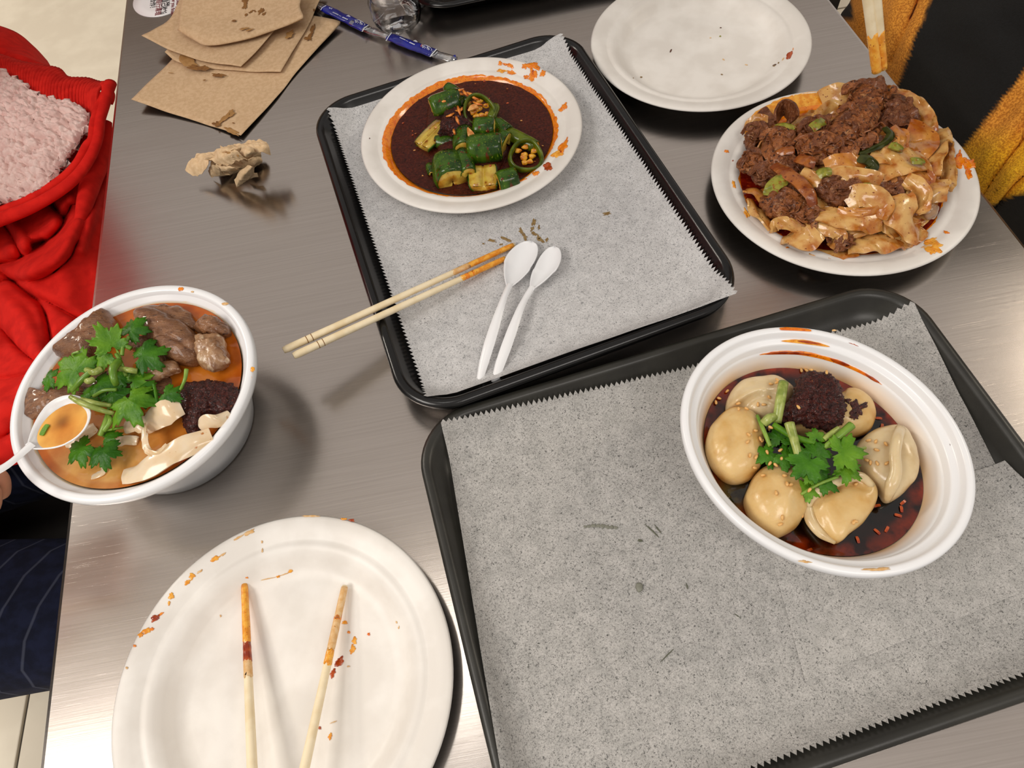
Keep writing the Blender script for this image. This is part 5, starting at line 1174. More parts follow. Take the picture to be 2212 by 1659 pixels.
# spoon with broth
tS = spoon('white plastic spoon full of orange broth over the soup bowl', (*E(185, 1235, 0)[:2], .0905), (*E(602, 925, 0)[:2], .0925), (*E(255, 985, 0)[:2], .0925), (*E(500, 1185, 0)[:2], .0905),
    [(20, 1003, .0935), (-20, 1026, .0965), (-60, 1052, .100), (-130, 1100, .106), (-190, 1150, .110)], [.0060, .0052, .0060, .0078, .0080, .0070, .0050], None, dep=.0085)
pa, pb = at(*E(270, 1215, .0895)), at(*E(592, 945, .0905)); pc = (pa + pb) / 2
axd = pb - pa; Ls = np.linalg.norm(axd) / 2
def scol(V):
    A, B = np.array(lin((226, 134, 30))), np.array(lin((238, 186, 92)))
    d = np.linalg.norm(V[:, :2] - pc[:2], axis=1)[:, None] / Ls
    cdk = at(*E(425, 1055, .09)); dk = np.exp(-(np.linalg.norm(V[:, :2] - cdk[:2], axis=1) / .0065) ** 2)[:, None]
    return (A * (1 - d) + B * np.clip(d, 0, 1)) * (1 - .6 * dk)
Wd = np.linalg.norm(at(*E(345, 975, .09)) - at(*E(515, 1160, .09))) / 2
disc('broth', (pc[0], pc[1], .0893), 1.0, soup_mat, tS, n=48, k=10, oval=(Ls * 1.0, Wd * .93, math.atan2(axd[1], axd[0])), cols=scol)
ribbon('herb_bit', [(*E(285, 1150, 0)[:2], .0900), (*E(305, 1110, 0)[:2], .0903), (*E(330, 1075, 0)[:2], .0900)], .0038, leaf_mat, tS, n=8, m=4, thick=.0006)
# oil marks on the soup bowl rim
for x, y, w, h, mt in qE([(1246, 142, 22, 14, orange_oil), (1326, 162, 10, 6, faint_oil), (1272, 205, 8, 6, faint_oil), (1740, 697, 14, 20, yellow_oil), (1722, 755, 16, 18, yellow_oil), (1712, 822, 16, 16, yellow_oil), (1550, 245, 24, 10, faint_oil), (1424, 1240, 30, 18, faint_oil), (880, 225, 60, 10, faint_oil), (780, 275, 40, 12, faint_oil), (245, 800, 14, 40, faint_oil)]):
    blot(bwE, x, y, w * .3135, h * .3135, mt, bowlE_z, 0, 'oil_stain', .0003)

# ------------------------------------------------------------------ dumplings
qF = Z(1440, 680, 700 / 2002)
ZF = zF0 + .0425
def soy_cols(V):
    a = -ovF[2]; dx, dy = V[:, 0] - cF[0], V[:, 1] - cF[1]
    u, v = (dx * math.cos(a) - dy * math.sin(a)) / ovF[0], (dx * math.sin(a) + dy * math.cos(a)) / ovF[1]
    d = np.hypot(u, v) / .0722
    n1 = np.clip(nzs(V, 60, 2) + .5, 0, 1)
    A, B, G = (np.array(lin(c)) for c in ((26, 8, 6), (150, 46, 6), (96, 96, 44)))
    g = at(*[v for v in qF([(395, 1120)])[0]], ZF); gg = np.exp(-(np.hypot((V[:, 0] - g[0]) / .008, (V[:, 1] - g[1]) / .010)) ** 2)[:, None]
    e = np.clip((d - .86) * 7 * (.6 + .8 * n1), 0, 1)[:, None]
    return (A * (1 - e) + B * e) * (1 - gg) + G * gg
o = disc('soy_sauce', (cF[0], cF[1], ZF), .0728, soy_mat, n=120, k=44, oval=ovF, zf=lambda x, y, u: .0004 * nz((x, y, 0), 60, 5) + .0010 * max(0, u - .95) * 20, cols=soy_cols)
tag(o, 'dark soy and chili oil pool around the dumplings', 'sauce', kind='stuff')
gD = 'dumplings in the soy sauce bowl'
def dump(label, O, zb, h, seed, mt=None, ridges=(), e=2.5, parts=(), **kw):
    c = np.mean([at(x, y, zb) for x, y in qF(O)], axis=0)
    t = thing('dumpling', label, 'dumpling', (c[0], c[1], zb - .012), gD)
    mound('dough', qF(O), zb, h, mt or dumpling_mat, t, n=72, k=16, e=e, amp=.0012, scale=48, seed=seed, under=.9, ridges=[(qF(p), w, hh) for p, w, hh in ridges], **kw)
    for P, r in parts: tube('folded_seam', qF(P), r, dumpling_pale, t, n=26, sides=10, flat=.8)
    return t
dump('smooth glossy dumpling at far left of soy bowl', [(245, 810), (265, 700), (350, 610), (450, 595), (540, 640), (585, 730), (590, 860), (570, 960), (480, 1030), (390, 1040), (300, 980), (255, 900)], ZF + .006, .0165, 1, ridges=[([(345, 880), (400, 830), (430, 760)], .004, -.0025)], e=2.8)
dump('smooth dumpling at front left touching the bowl wall', [(480, 1110), (520, 1020), (600, 950), (700, 930), (790, 980), (850, 1080), (850, 1200), (800, 1310), (700, 1370), (600, 1340), (520, 1260), (485, 1190)], ZF + .006, .0165, 2, ridges=[([(700, 1020), (730, 1120), (740, 1250)], .005, .002)], e=2.7)
dump('folded dumpling at front centre showing its pleated rim', [(866, 1130), (960, 1060), (1100, 1000), (1200, 996), (1275, 1060), (1292, 1150), (1230, 1260), (1130, 1350), (1060, 1415), (970, 1380), (890, 1280)], ZF + .008, .011, 3, ridges=[([(930, 1150), (1010, 1090), (1120, 1050), (1220, 1060)], .0028, -.0028), ([(930, 1170), (960, 1260), (1000, 1350)], .0026, -.0018)], e=3.4, parts=[([(868, 1190, ZF + .013), (900, 1120, ZF + .018), (1000, 1052, ZF + .020), (1110, 1008, ZF + .020), (1205, 1002, ZF + .019), (1272, 1060, ZF + .016)], [.0022, .0034, .0038, .0036, .0034, .002]), ([(872, 1190, ZF + .013), (890, 1270, ZF + .013), (950, 1350, ZF + .012), (1040, 1405, ZF + .010)], [.003, .0036, .0030, .0016])])
dump('dumpling at right of soy bowl with a tall sealed ridge', [(1165, 880), (1190, 790), (1290, 710), (1440, 700), (1510, 790), (1540, 900), (1540, 1010), (1480, 1080), (1370, 1160), (1310, 1080), (1220, 1000)], ZF + .006, .013, 4, dumpling_pale, e=2.6, parts=[([(1445, 705, ZF + .014), (1425, 760, ZF + .023), (1410, 860, ZF + .024), (1415, 970, ZF + .022), (1385, 1070, ZF + .018), (1362, 1150, ZF + .010)], [.0034, .0036, .0036, .0038, .0042, .0020])])
dump('dumpling at back left with a wavy fold and sesame seeds', [(370, 590), (385, 490), (440, 430), (540, 400), (660, 396), (740, 440), (780, 490), (720, 580), (620, 650), (520, 640), (440, 600)], ZF + .004, .014, 5, dumpling_pale, ridges=[([(430, 590), (520, 530), (590, 510), (700, 530)], .0026, -.0036), ([(400, 560), (500, 490), (600, 480)], .004, .0022)])
dump('dumpling at back right smeared with chili paste', [(1060, 500), (1110, 468), (1190, 475), (1260, 540), (1282, 620), (1250, 710), (1160, 750), (1060, 735), (960, 745), (840, 735), (740, 690), (800, 600)], ZF + .004, .014, 6, ridges=[([(1190, 740), (1230, 700), (1260, 660)], .002, -.002)])
o = mound('chili_paste', qF([(735, 560), (790, 490), (810, 410), (870, 370), (960, 375), (1040, 410), (1075, 480), (1090, 580), (1080, 660), (1020, 700), (920, 690), (840, 670), (760, 660), (720, 620)]), ZF + .019, .012, chili_paste_mat, n=150, k=40, amp=.0026, scale=230, seed=2, fl=.5, under=.9)
tag(o, 'mound of dark chili flake paste on the back dumplings', 'chili paste')
for x, y, w, h, a in ((1120, 532, 16, 14, 0), (1170, 585, 34, 50, .2), (1210, 565, 26, 16, -.4), (1160, 630, 20, 26, .3), (1145, 555, 16, 12, 0)):
    (px, py), = qF([(x, y)]); blot(o, px, py, w * .35, h * .35, chili_paste_mat, cz(ZF + .0178), a, 'paste_smear', .0008, .5)
gH = 'cilantro sprigs on the dumplings'
def F_(x, y, z): (a, b, c), = qF([(x, y, z)]); return a, b, c
sprig('bright cilantro frond at right of the dumpling garnish', F_(1080, 870, .066), [(*F_(1090, 850, .080), .0145, -.2, (.1, .1), dict(curl=.1)), (*F_(1110, 950, .075), .0105, -.9, (0, -.1)), (*F_(1060, 800, .078), .0080, .9, (.1, .1))], [(qF([(960, 830, .074), (1050, 760, .078), (1145, 680, .080)]), [.0016, .0024, .0028], stem_mat), (qF([(1170, 820, .073), (1200, 828, .073), (1225, 822, .071)]), .0012, celery_mat)], gH)
sprig('dark cilantro frond in middle of the dumpling garnish', F_(880, 900, .066), [(*F_(880, 905, .079), .0140, 3.7, (.1, 0), dict(mt=leaf_dark, curl=.1)), (*F_(930, 860, .078), .0110, .9, (0, .1), dict(mt=leaf_dark)), (*F_(930, 970, .073), .0100, -1.0, (0, 0), dict(mt=leaf_dark)), (*F_(925, 755, .078), .0068, 1.4, (0, .2))], [(qF([(660, 680, .073), (780, 750, .076), (920, 795, .075)]), .0022, leaf_mat), (qF([(970, 770, .076), (1020, 730, .077), (1062, 702, .076)]), .0018, celery_mat)], gH)
sprig('feathery cilantro leaf pointing at front folded dumpling', F_(900, 1060, .060), [(*F_(970, 1030, .071), .0105, .2, (0, 0), dict(mt=leaf_dark)), (*F_(880, 1070, .069), .0095, 3.3, (0, 0)), (*F_(820, 1115, .066), .0080, 3.6, (0, 0), dict(mt=leaf_dark)), (*F_(880, 1005, .076), .0050, -1.4, (0, 0))], [(qF([(830, 1110, .068), (930, 1050, .072), (1060, 1000, .073)]), .0010, stem_mat)], gH)
sprig('shadowed cilantro clump at left of the dumpling garnish', F_(690, 860, .060), [(*F_(640, 860, .068), .0105, 3.4, (0, 0), dict(mt=leaf_dark)), (*F_(700, 760, .070), .0100, 1.6, (0, .1), dict(mt=leaf_dark)), (*F_(730, 870, .070), .0110, -.8, (0, 0), dict(mt=leaf_dark)), (*F_(770, 800, .072), .0085, .3, (0, 0), dict(mt=leaf_dark))], [(qF([(560, 622, .068), (600, 715, .073), (640, 812, .072)]), [.0012, .0015, .0014], stem_mat)], gH)
for lab, P, r, mt in (('thick pale green stalk piece standing by the chili paste', [(722, 418, .074), (705, 520, .077), (680, 668, .070)], [.0034, .0034, .0030], celery_mat), ('white-green stalk leaning over middle of the dumplings', [(758, 670, .080), (790, 780, .080), (825, 905, .075)], [.0034, .0028, .0026], celery_mat), ('stubby pale stalk left of the thick green one', [(598, 672, .071), (635, 640, .074), (680, 622, .072)], [.0030, .0034, .0024], celery_mat)):
    o = tube('stalk_piece', qF(P), r, mt, n=18, sides=10, flat=.75); tag(o, lab, 'stalk', 'stalk pieces on the dumplings')
s0 = None
SES = [(505, 745), (545, 720), (570, 770), (580, 780), (500, 790), (545, 880), (600, 1000), (725, 1000), (738, 1050), (762, 1055), (678, 1105), (715, 1250), (702, 1290), (490, 590), (445, 590), (600, 555), (565, 555), (640, 435), (680, 410), (690, 425), (440, 540), (630, 505), (620, 855), (705, 845), (725, 890), (650, 690), (630, 710), (635, 920), (675, 925), (1350, 805), (1290, 790), (1250, 785), (1355, 920), (1300, 920), (1165, 1050), (1150, 1280), (1160, 1275), (880, 1080), (850, 1240), (810, 575), (510, 870), (535, 940), (1295, 840), (370, 475), (320, 520), (300, 545), (860, 345), (900, 348), (980, 360), (830, 345), (1240, 900), (1262, 915)]
def topF(px, py):
    return None
dg = bpy.context.evaluated_depsgraph_get()
dg.update()
for i, (x, y) in enumerate(SES):
    (px, py), = qF([(x, y)])
    d = at(px, py, 0) - np.array([0, 0, CAMH]); d /= np.linalg.norm(d)
    hit, loc, nrm, _, ob, _ = S.ray_cast(dg, Vector((0, 0, CAMH)), Vector(d))
    p = np.array(loc) if hit else at(px, py, ZF); nrm = nrm if hit else Vector((0, 0, 1))
    if nrm.dot(Vector(d)) > 0: nrm = -nrm
    if s0 is None:
        s0 = mound('sesame_seed', [(.0018 * math.cos(b) * (1 - .25 * math.cos(b)), .00095 * math.sin(b), 0) for b in np.linspace(0, 2 * PI, 11)[:-1]], 0, .0009, sesame_mat, n=12, k=4, pix=False, under=.9); o = s0
    else:
        o = s0.copy(); COL.objects.link(o)
    o.name = 'sesame_seed'; o.location = Vector(p) + nrm * .0006
    o.rotation_euler = (nrm.to_track_quat('Z', 'Y') @ Matrix.Rotation(i * 1.9, 3, 'Z').to_quaternion()).to_euler()
    tag(o, 'tan sesame seed scattered over the dumplings and their herbs', 'sesame seed', 'sesame seeds on the dumplings')
for i, (x, y) in enumerate([(1300, 1180), (1450, 1200), (1430, 1240), (1360, 1325), (1300, 1340), (880, 1455), (1180, 1390), (1310, 640), (1330, 690), (1230, 1220), (1460, 1160)]):
    (px, py), = qF([(x, y)]); p = at(px, py, ZF + .0005); a = i * 1.3
    o = ribbon('chili_flake', [(p[0] - .0022 * math.cos(a), p[1] - .0022 * math.sin(a), ZF + .0005), (p[0], p[1], ZF + .0010), (p[0] + .0022 * math.cos(a), p[1] + .0022 * math.sin(a), ZF + .0006)], .0018, red_sauce, n=6, m=3, thick=.0003, pix=False)
    tag(o, 'red chili flake floating in the dark soy sauce by dumplings', 'chili flake', 'chili flakes in the soy sauce')
# drips and oil tracks on the dumpling bowl
def angF(x, y, z):
    (px, py), = qF([(x, y)]); p = at(px, py, z); a = -ovF[2]; dx, dy = p[0] - cF[0], p[1] - cF[1]
    return math.atan2((dx * math.sin(a) + dy * math.cos(a)) / ovF[1], (dx * math.cos(a) - dy * math.sin(a)) / ovF[0])
def track(x0, y0, x1, y1, z, r0, r1, mt, t=.0006, seed=0, sh=.5):
    a0, a1 = angF(x0, y0, z), angF(x1, y1, z)
    if a1 - a0 > PI: a1 -= 2 * PI
    if a0 - a1 > PI: a1 += 2 * PI
    rm = (r0 + r1) / 2
    arc_film(bwF, 'oil_track', cF, bowlF_z, a0, a1, lambda u: rm - (rm - r0) * max(.02, math.sin(PI * u)) ** sh, lambda u: rm + (r1 - rm) * max(.02, math.sin(PI * u)) ** sh, mt, ovF, n=50, k=5, jag=.0004, seed=seed, t=t)
track(570, 240, 1370, 395, zF0 + .0565, .0776, .0796, orange_oil, seed=1)
track(600, 232, 890, 212, zF0 + .0565, .0775, .0790, red_sauce, .0010, 2)
track(1015, 245, 1145, 278, zF0 + .0565, .0776, .0794, red_sauce, .0010, 3)
track(1250, 330, 1350, 385, zF0 + .0565, .0778, .0792, red_sauce, .0010, 4)
track(695, 80, 890, 78, zF0 + .0705, .0882, .0914, orange_oil, .0004, 5, .15)
track(700, 140, 1010, 150, zF0 + .064, .0816, .0850, yellow_oil, .0006, 6)
track(800, 140, 950, 148, zF0 + .064, .0822, .0844, red_sauce, .0010, 7)
for x, y, w, h, a, mt in qF([(1150, 192, 36, 14, .35, red_sauce), (1110, 230, 5, 5, 0, dark_fleck), (1745, 805, 6, 7, 0, dark_fleck), (1400, 526, 8, 6, 0, paper_brown), (925, 1500, 28, 14, .2, dark_fleck), (1300, 1570, 90, 12, -.05, faint_oil), (860, 1525, 40, 10, .1, faint_oil), (1035, 98, 14, 6, 0, faint_oil)]):
    blot(bwF, x, y, w * .35, h * .35, mt, bowlF_z, a, 'oil_stain', .0004)

# ------------------------------------------------------------------ seats, red jacket, the two diners
def sheet_px(name, rows, mt, n, m_, parent=None, zf=None, cf=None, thick=.004, smooth=True):
    """cloth laid through rows of photo points with heights; zf adds folds, cf gives the cloth colour, painted shade included"""
    R = np.array([cr(r, n) for r in rows]); G = np.array([cr(R[:, j], m_) for j in range(n)]).reshape(-1, 3)
    if zf is not None: G = G.copy(); G[:, 2] += zf(G[:, 0], G[:, 1])
    V = np.array([at(*g) for g in G])
    o = mk(name, V, gridf(n, m_), mt, parent, smooth, cols=None if cf is None else cf(G[:, 0], G[:, 1]))
    if thick: solid(o, thick)
    return o
def pld(x, y, P):                                   # distance to a polyline and on which side of it
    P = np.asarray(cr(P, 24)); A, B = P[:-1], P[1:]
    X = np.stack([x, y], 1)[:, None]; d = B - A
    t = np.clip(((X - A) * d).sum(2) / (d * d).sum(1), 0, 1); Q = A + d * t[..., None]
    D = np.linalg.norm(X - Q, axis=2); i = D.argmin(1); r = np.arange(len(x))
    s = d[i, 0] * (y - A[i, 1]) - d[i, 1] * (x - A[i, 0])
    return D[r, i], np.sign(s)
bench = thing('bench', 'dark bench beneath the red jacket left of the table', 'bench', (-.95, .55, FZ))
box('bench_seat', -1.25, -.50, .20, 1.12, -.335, -.295, bench_mat, bench, bev=.006)
for x in (-1.2, -.56):
    for y in (.28, 1.04): box('leg', x - .02, x + .02, y - .02, y + .02, FZ, -.335, bench_mat, bench)
stool = thing('bench', 'dark bench on which the diner in the checked coat sits', 'bench', (1.1, .6, FZ))
box('bench_seat', .82, 1.45, -.1, 1.5, -.335, -.295, bench_mat, stool, bev=.006)
for x in (.88, 1.39):
    for y in (0, 1.4): box('leg', x - .02, x + .02, y - .02, y + .02, FZ, -.335, bench_mat, stool)

jk = thing('jacket', 'red jacket with pale sherpa lining and ribbed hem beside the table', 'jacket', (*at(60, 500, 0)[:2] * 1.5, -.295))
FOLD = [([(0, 570), (43, 559), (105, 519), (134, 490), (152, 447)], 7, -.020, 0), ([(0, 610), (33, 606), (90, 603), (145, 563), (166, 527)], 6, -.012, 0), ([(-20, 570), (0, 585), (58, 632), (94, 668), (108, 726), (112, 780)], 8, -.016, 0), ([(30, 610), (65, 635), (119, 660), (170, 690)], 7, -.012, 0), ([(-30, 690), (0, 707), (43, 755), (90, 790)], 7, -.014, 0),
        ([(0, 640), (50, 690), (80, 760)], 20, .012, 0), ([(20, 540), (80, 515), (120, 480), (150, 430)], 10, .010, 0), ([(60, 590), (130, 550), (170, 480)], 16, .016, 0), ([(0, 476), (25, 510), (47, 552)], 6, -.014, 0), ([(20, 470), (45, 505), (62, 545)], 8, .010, 0), ([(70, 530), (92, 522)], 9, -.035, 0), ([(112, 442), (135, 470)], 9, -.035, 0), ([(170, 440), (190, 400), (215, 360)], 6, -.014, 0), ([(182, 470), (200, 430), (215, 385)], 7, -.010, 0), ([(175, 540), (195, 480), (205, 420)], 10, .010, 0), ([(-20, 820), (40, 815), (80, 800)], 6, -.006, 0), ([(0, 900), (60, 860), (100, 800)], 24, .010, 0), ([(-20, 960), (30, 930), (60, 890)], 8, -.010, 0)]
def jfold(x, y):
    z = .004 * np.array([MN.noise(Vector((a * .02, b * .02, 1))) for a, b in zip(x, y)])
    for P, w, h, _ in FOLD:
        d, s = pld(x, y, P); z = z + h * np.exp(-(d / w) ** 2)
    return z
sheet_px('jacket_shell', [
    [(-190, 380, -.20), (-60, 400, -.13), (60, 420, -.11), (150, 400, -.10), (200, 330, -.10), (250, 290, -.14), (275, 280, -.24)],
    [(-190, 470, -.20), (-60, 490, -.13), (40, 490, -.115), (130, 470, -.10), (190, 430, -.10), (240, 400, -.13), (270, 390, -.24)],
    [(-190, 600, -.20), (-60, 600, -.13), (40, 580, -.105), (130, 545, -.09), (190, 530, -.10), (235, 520, -.13), (262, 520, -.24)],
    [(-190, 720, -.20), (-60, 720, -.13), (40, 700, -.115), (130, 660, -.11), (190, 640, -.12), (232, 640, -.14), (258, 640, -.24)],
    [(-190, 850, -.17), (-60, 860, -.10), (40, 830, -.095), (130, 780, -.11), (190, 760, -.13), (228, 750, -.15), (250, 750, -.24)],
    [(-190, 980, -.16), (-60, 990, -.085), (20, 960, -.075), (100, 930, -.085), (170, 900, -.11), (215, 880, -.16), (240, 880, -.24)],
    [(-190, 1050, -.20), (-60, 1030, -.10), (20, 1008, -.085), (90, 990, -.095), (160, 975, -.12), (210, 960, -.16), (235, 960, -.24)]], red_cloth, 90, 110, jk, jfold)
sheet_px('jacket_back', [
    [(-160, 30, -.18), (-40, 50, -.14), (0, 58, -.13), (40, 75, -.135), (75, 105, -.15), (100, 132, -.18)],
    [(-160, 100, -.13), (-40, 90, -.105), (0, 95, -.10), (40, 112, -.105), (75, 130, -.12), (112, 150, -.15)],
    [(-160, 160, -.12), (-40, 130, -.10), (0, 128, -.10), (45, 140, -.10), (90, 150, -.11), (130, 165, -.13)],
    [(-160, 300, -.20), (-40, 260, -.17), (20, 260, -.16), (80, 270, -.16), (140, 280, -.16), (190, 290, -.17)]], red_cloth, 50, 40, jk, lambda x, y: .006 * np.sin((x * .6 + y) * .09) * np.exp(-((y - 90) / 40) ** 2))
RB = cr(np.array([at(*p) for p in [(-150, 92, -.10), (-60, 105, -.09), (0, 119, -.085), (50, 135, -.082), (98, 143, -.080), (130, 150, -.078), (150, 168, -.078), (190, 170, -.074), (212, 176, -.068), (236, 180, -.062)]]), 330)
RT = cr(np.array([at(*p) for p in [(-150, 130, -.075), (-60, 136, -.07), (0, 154, -.068), (45, 184, -.066), (85, 212, -.066), (120, 224, -.066), (160, 232, -.066), (188, 246, -.066), (200, 250, -.064), (212, 256, -.062)]]), 330)
V = []
for i in range(330):
    for j in range(9):
        u = j / 8; p = RB[i] * (1 - u) + RT[i] * u
        rib = .0016 * math.sin(i * 2 * PI / 5.5) * min(1, (330 - i) / 60)
        V.append(p + np.array([0, 0, .012 * math.sin(PI * u) * (.5 + .5 * (i / 330)) + rib]))
solid(mk('ribbed_hem', V, gridf(330, 9), red_rib, jk), .003)
# sherpa lining with curly pile
rowsF = [[(-170, 110, -.075), (-60, 130, -.066), (0, 152, -.062), (45, 182, -.060), (85, 210, -.060), (125, 222, -.060), (165, 230, -.060), (192, 246, -.062)],
         [(-170, 200, -.07), (-60, 200, -.058), (0, 215, -.052), (45, 235, -.050), (90, 250, -.050), (130, 255, -.052), (168, 260, -.054), (194, 266, -.060)],
         [(-170, 290, -.07), (-60, 290, -.058), (0, 300, -.052), (45, 305, -.050), (90, 308, -.050), (130, 305, -.052), (165, 300, -.056), (189, 292, -.062)],
         [(-170, 380, -.075), (-60, 380, -.062), (0, 380, -.056), (45, 375, -.055), (85, 368, -.056), (120, 358, -.058), (150, 345, -.062), (176, 328, -.068)],
         [(-170, 470, -.085), (-60, 452, -.072), (0, 442, -.066), (40, 434, -.066), (72, 424, -.067), (104, 410, -.068), (132, 390, -.070), (156, 362, -.074)]]
Rf = np.array([cr(r, 190) for r in rowsF]); G = np.array([cr(Rf[:, j], 150) for j in range(190)]).reshape(-1, 3)
V = np.array([at(*g) for g in G]); H_ = []
for p in V:
    s = Vector((p[0], p[1], 0))
    d1 = MN.voronoi((s + Vector((MN.noise(s * 90), MN.noise(s * 90 + Vector((5, 5, 5))), 0)) * .004) * 150)[0]
    d2 = MN.voronoi(s * 330 + Vector((3, 1, 2)))[0]
    H_.append(.0085 * math.sqrt(max(0, 1 - (d1[0] / .75) ** 2)) + .0020 * (1 - d2[0]) + .004 * MN.noise(s * 22))
V[:, 2] += np.array(H_)
solid(mk('fleece_lining', V, gridf(190, 150), fleece_mat, jk), .008, -1)
mound('red_reflection_bulk', [(-.80 + .11 * math.cos(a) - .03 * math.sin(a), 1.0 + .25 * math.sin(a), -.10) for a in np.linspace(0, 2 * PI, 17)[:-1]], 0, .78, red_cloth, jk, n=48, k=16, e=2.6, pix=False, under=.28, amp=.022, scale=11, seed=3, ridged=True)  # unseen red bulk added so the steel tabletop reflects red
sheet_px('inner_facing', [[(-120, 470, -.082), (0, 432, -.078), (40, 424, -.078), (72, 412, -.078), (96, 390, -.082), (120, 364, -.082), (144, 332, -.082), (160, 290, -.082), (166, 240, -.078)], [(-120, 540, -.080), (0, 478, -.080), (60, 454, -.080), (110, 428, -.080), (150, 398, -.080), (178, 368, -.080), (202, 330, -.080), (214, 290, -.075), (226, 236, -.072)]], red_cloth, 40, 10, jk)
# corded front edge
cord = [(238, 181, -.058), (232, 200, -.056), (224, 232, -.056), (216, 262, -.056), (212, 296, -.058), (200, 330, -.060), (178, 366, -.062), (150, 396, -.064), (110, 424, -.066), (62, 450, -.068), (0, 474, -.070), (-70, 500, -.075), (-150, 520, -.085)]
tube('corded_edge', cord, [.0085, .0075, .0065, .0065, .007, .0075, .008, .009, .010, .010, .010], red_cloth, jk, n=60, sides=14, flat=.8)
tube('corded_edge', [(x - 13 + (3 if y > 330 else 0), y + 6 if y < 300 else y - 14, z - .001) for x, y, z in cord[1:]], .0055, red_cloth, jk, n=60, sides=12)
tube('drawcord_channel', [(226, 184, -.060), (232, 196, -.058), (236, 208, -.060), (233, 222, -.064)], [.006, .0075, .0075, .006], red_cloth, jk, n=14, sides=14)
tube('rolled_edge', [(228, 262, -.075), (222, 300, -.085), (212, 340, -.09), (200, 380, -.09), (186, 430, -.085), (172, 480, -.085)], [.008, .012, .014, .012, .010, .006], red_cloth, jk, n=24, sides=12)

# ---- people
def pinstripe():
    M = mat('navy_pinstripe_trousers', (24, 29, 52), (16, 20, 38), scale=80, rough=.9, spec=.2, bump=(1500, .3, .0006))
    N = M.node_tree.nodes; L = M.node_tree.links; b = N['Principled BSDF']
    tc = N.new('ShaderNodeTexCoord'); mp = N.new('ShaderNodeMapping'); mp.inputs['Rotation'].default_value = (0, 0, .42)
    w = N.new('ShaderNodeTexWave'); w.inputs['Scale'].default_value = 11.0; w.inputs['Distortion'].default_value = .6
    L.new(tc.outputs['Object'], mp.inputs[0]); L.new(mp.outputs[0], w.inputs['Vector'])
    r = N.new('ShaderNodeMapRange'); r.inputs[1].default_value = .972; r.inputs[2].default_value = .998; r.inputs[4].default_value = .13; L.new(w.outputs['Fac'], r.inputs[0])
    x = N.new('ShaderNodeMix'); x.data_type = 'RGBA'; L.new(r.outputs[0], x.inputs[0])
    src = b.inputs['Base Color'].links[0].from_socket; L.new(src, x.inputs[6]); x.inputs[7].default_value = (*lin((150, 156, 178)), 1); L.new(x.outputs[2], b.inputs['Base Color'])
    return M
def skin_body(name, pts, edges, mt, parent, sub=2, root=0):
    me = bpy.data.meshes.new(name); org = WO[parent.name]
    me.from_pydata([tuple(np.array(p[:3]) - org) for p in pts], edges, [])
    o = bpy.data.objects.new(name, me); COL.objects.link(o); o.parent = parent; WO[o.name] = org
    o.modifiers.new('skin', 'SKIN')
    for i, p in enumerate(pts):
        r = p[3]; me.skin_vertices[0].data[i].radius = r if isinstance(r, tuple) else (r, r)
        me.skin_vertices[0].data[i].use_root = (i == root)
    md = o.modifiers.new('sub', 'SUBSURF'); md.levels = sub; md.render_levels = sub
    me.materials.append(mt)
    for p in me.polygons: p.use_smooth = True
    o.modifiers['skin'].use_smooth_shade = True
    return o
def chain(pts, edges, frm, seq):
    for p in seq:
        pts.append(p); edges.append((frm, len(pts) - 1)); frm = len(pts) - 1
    return frm
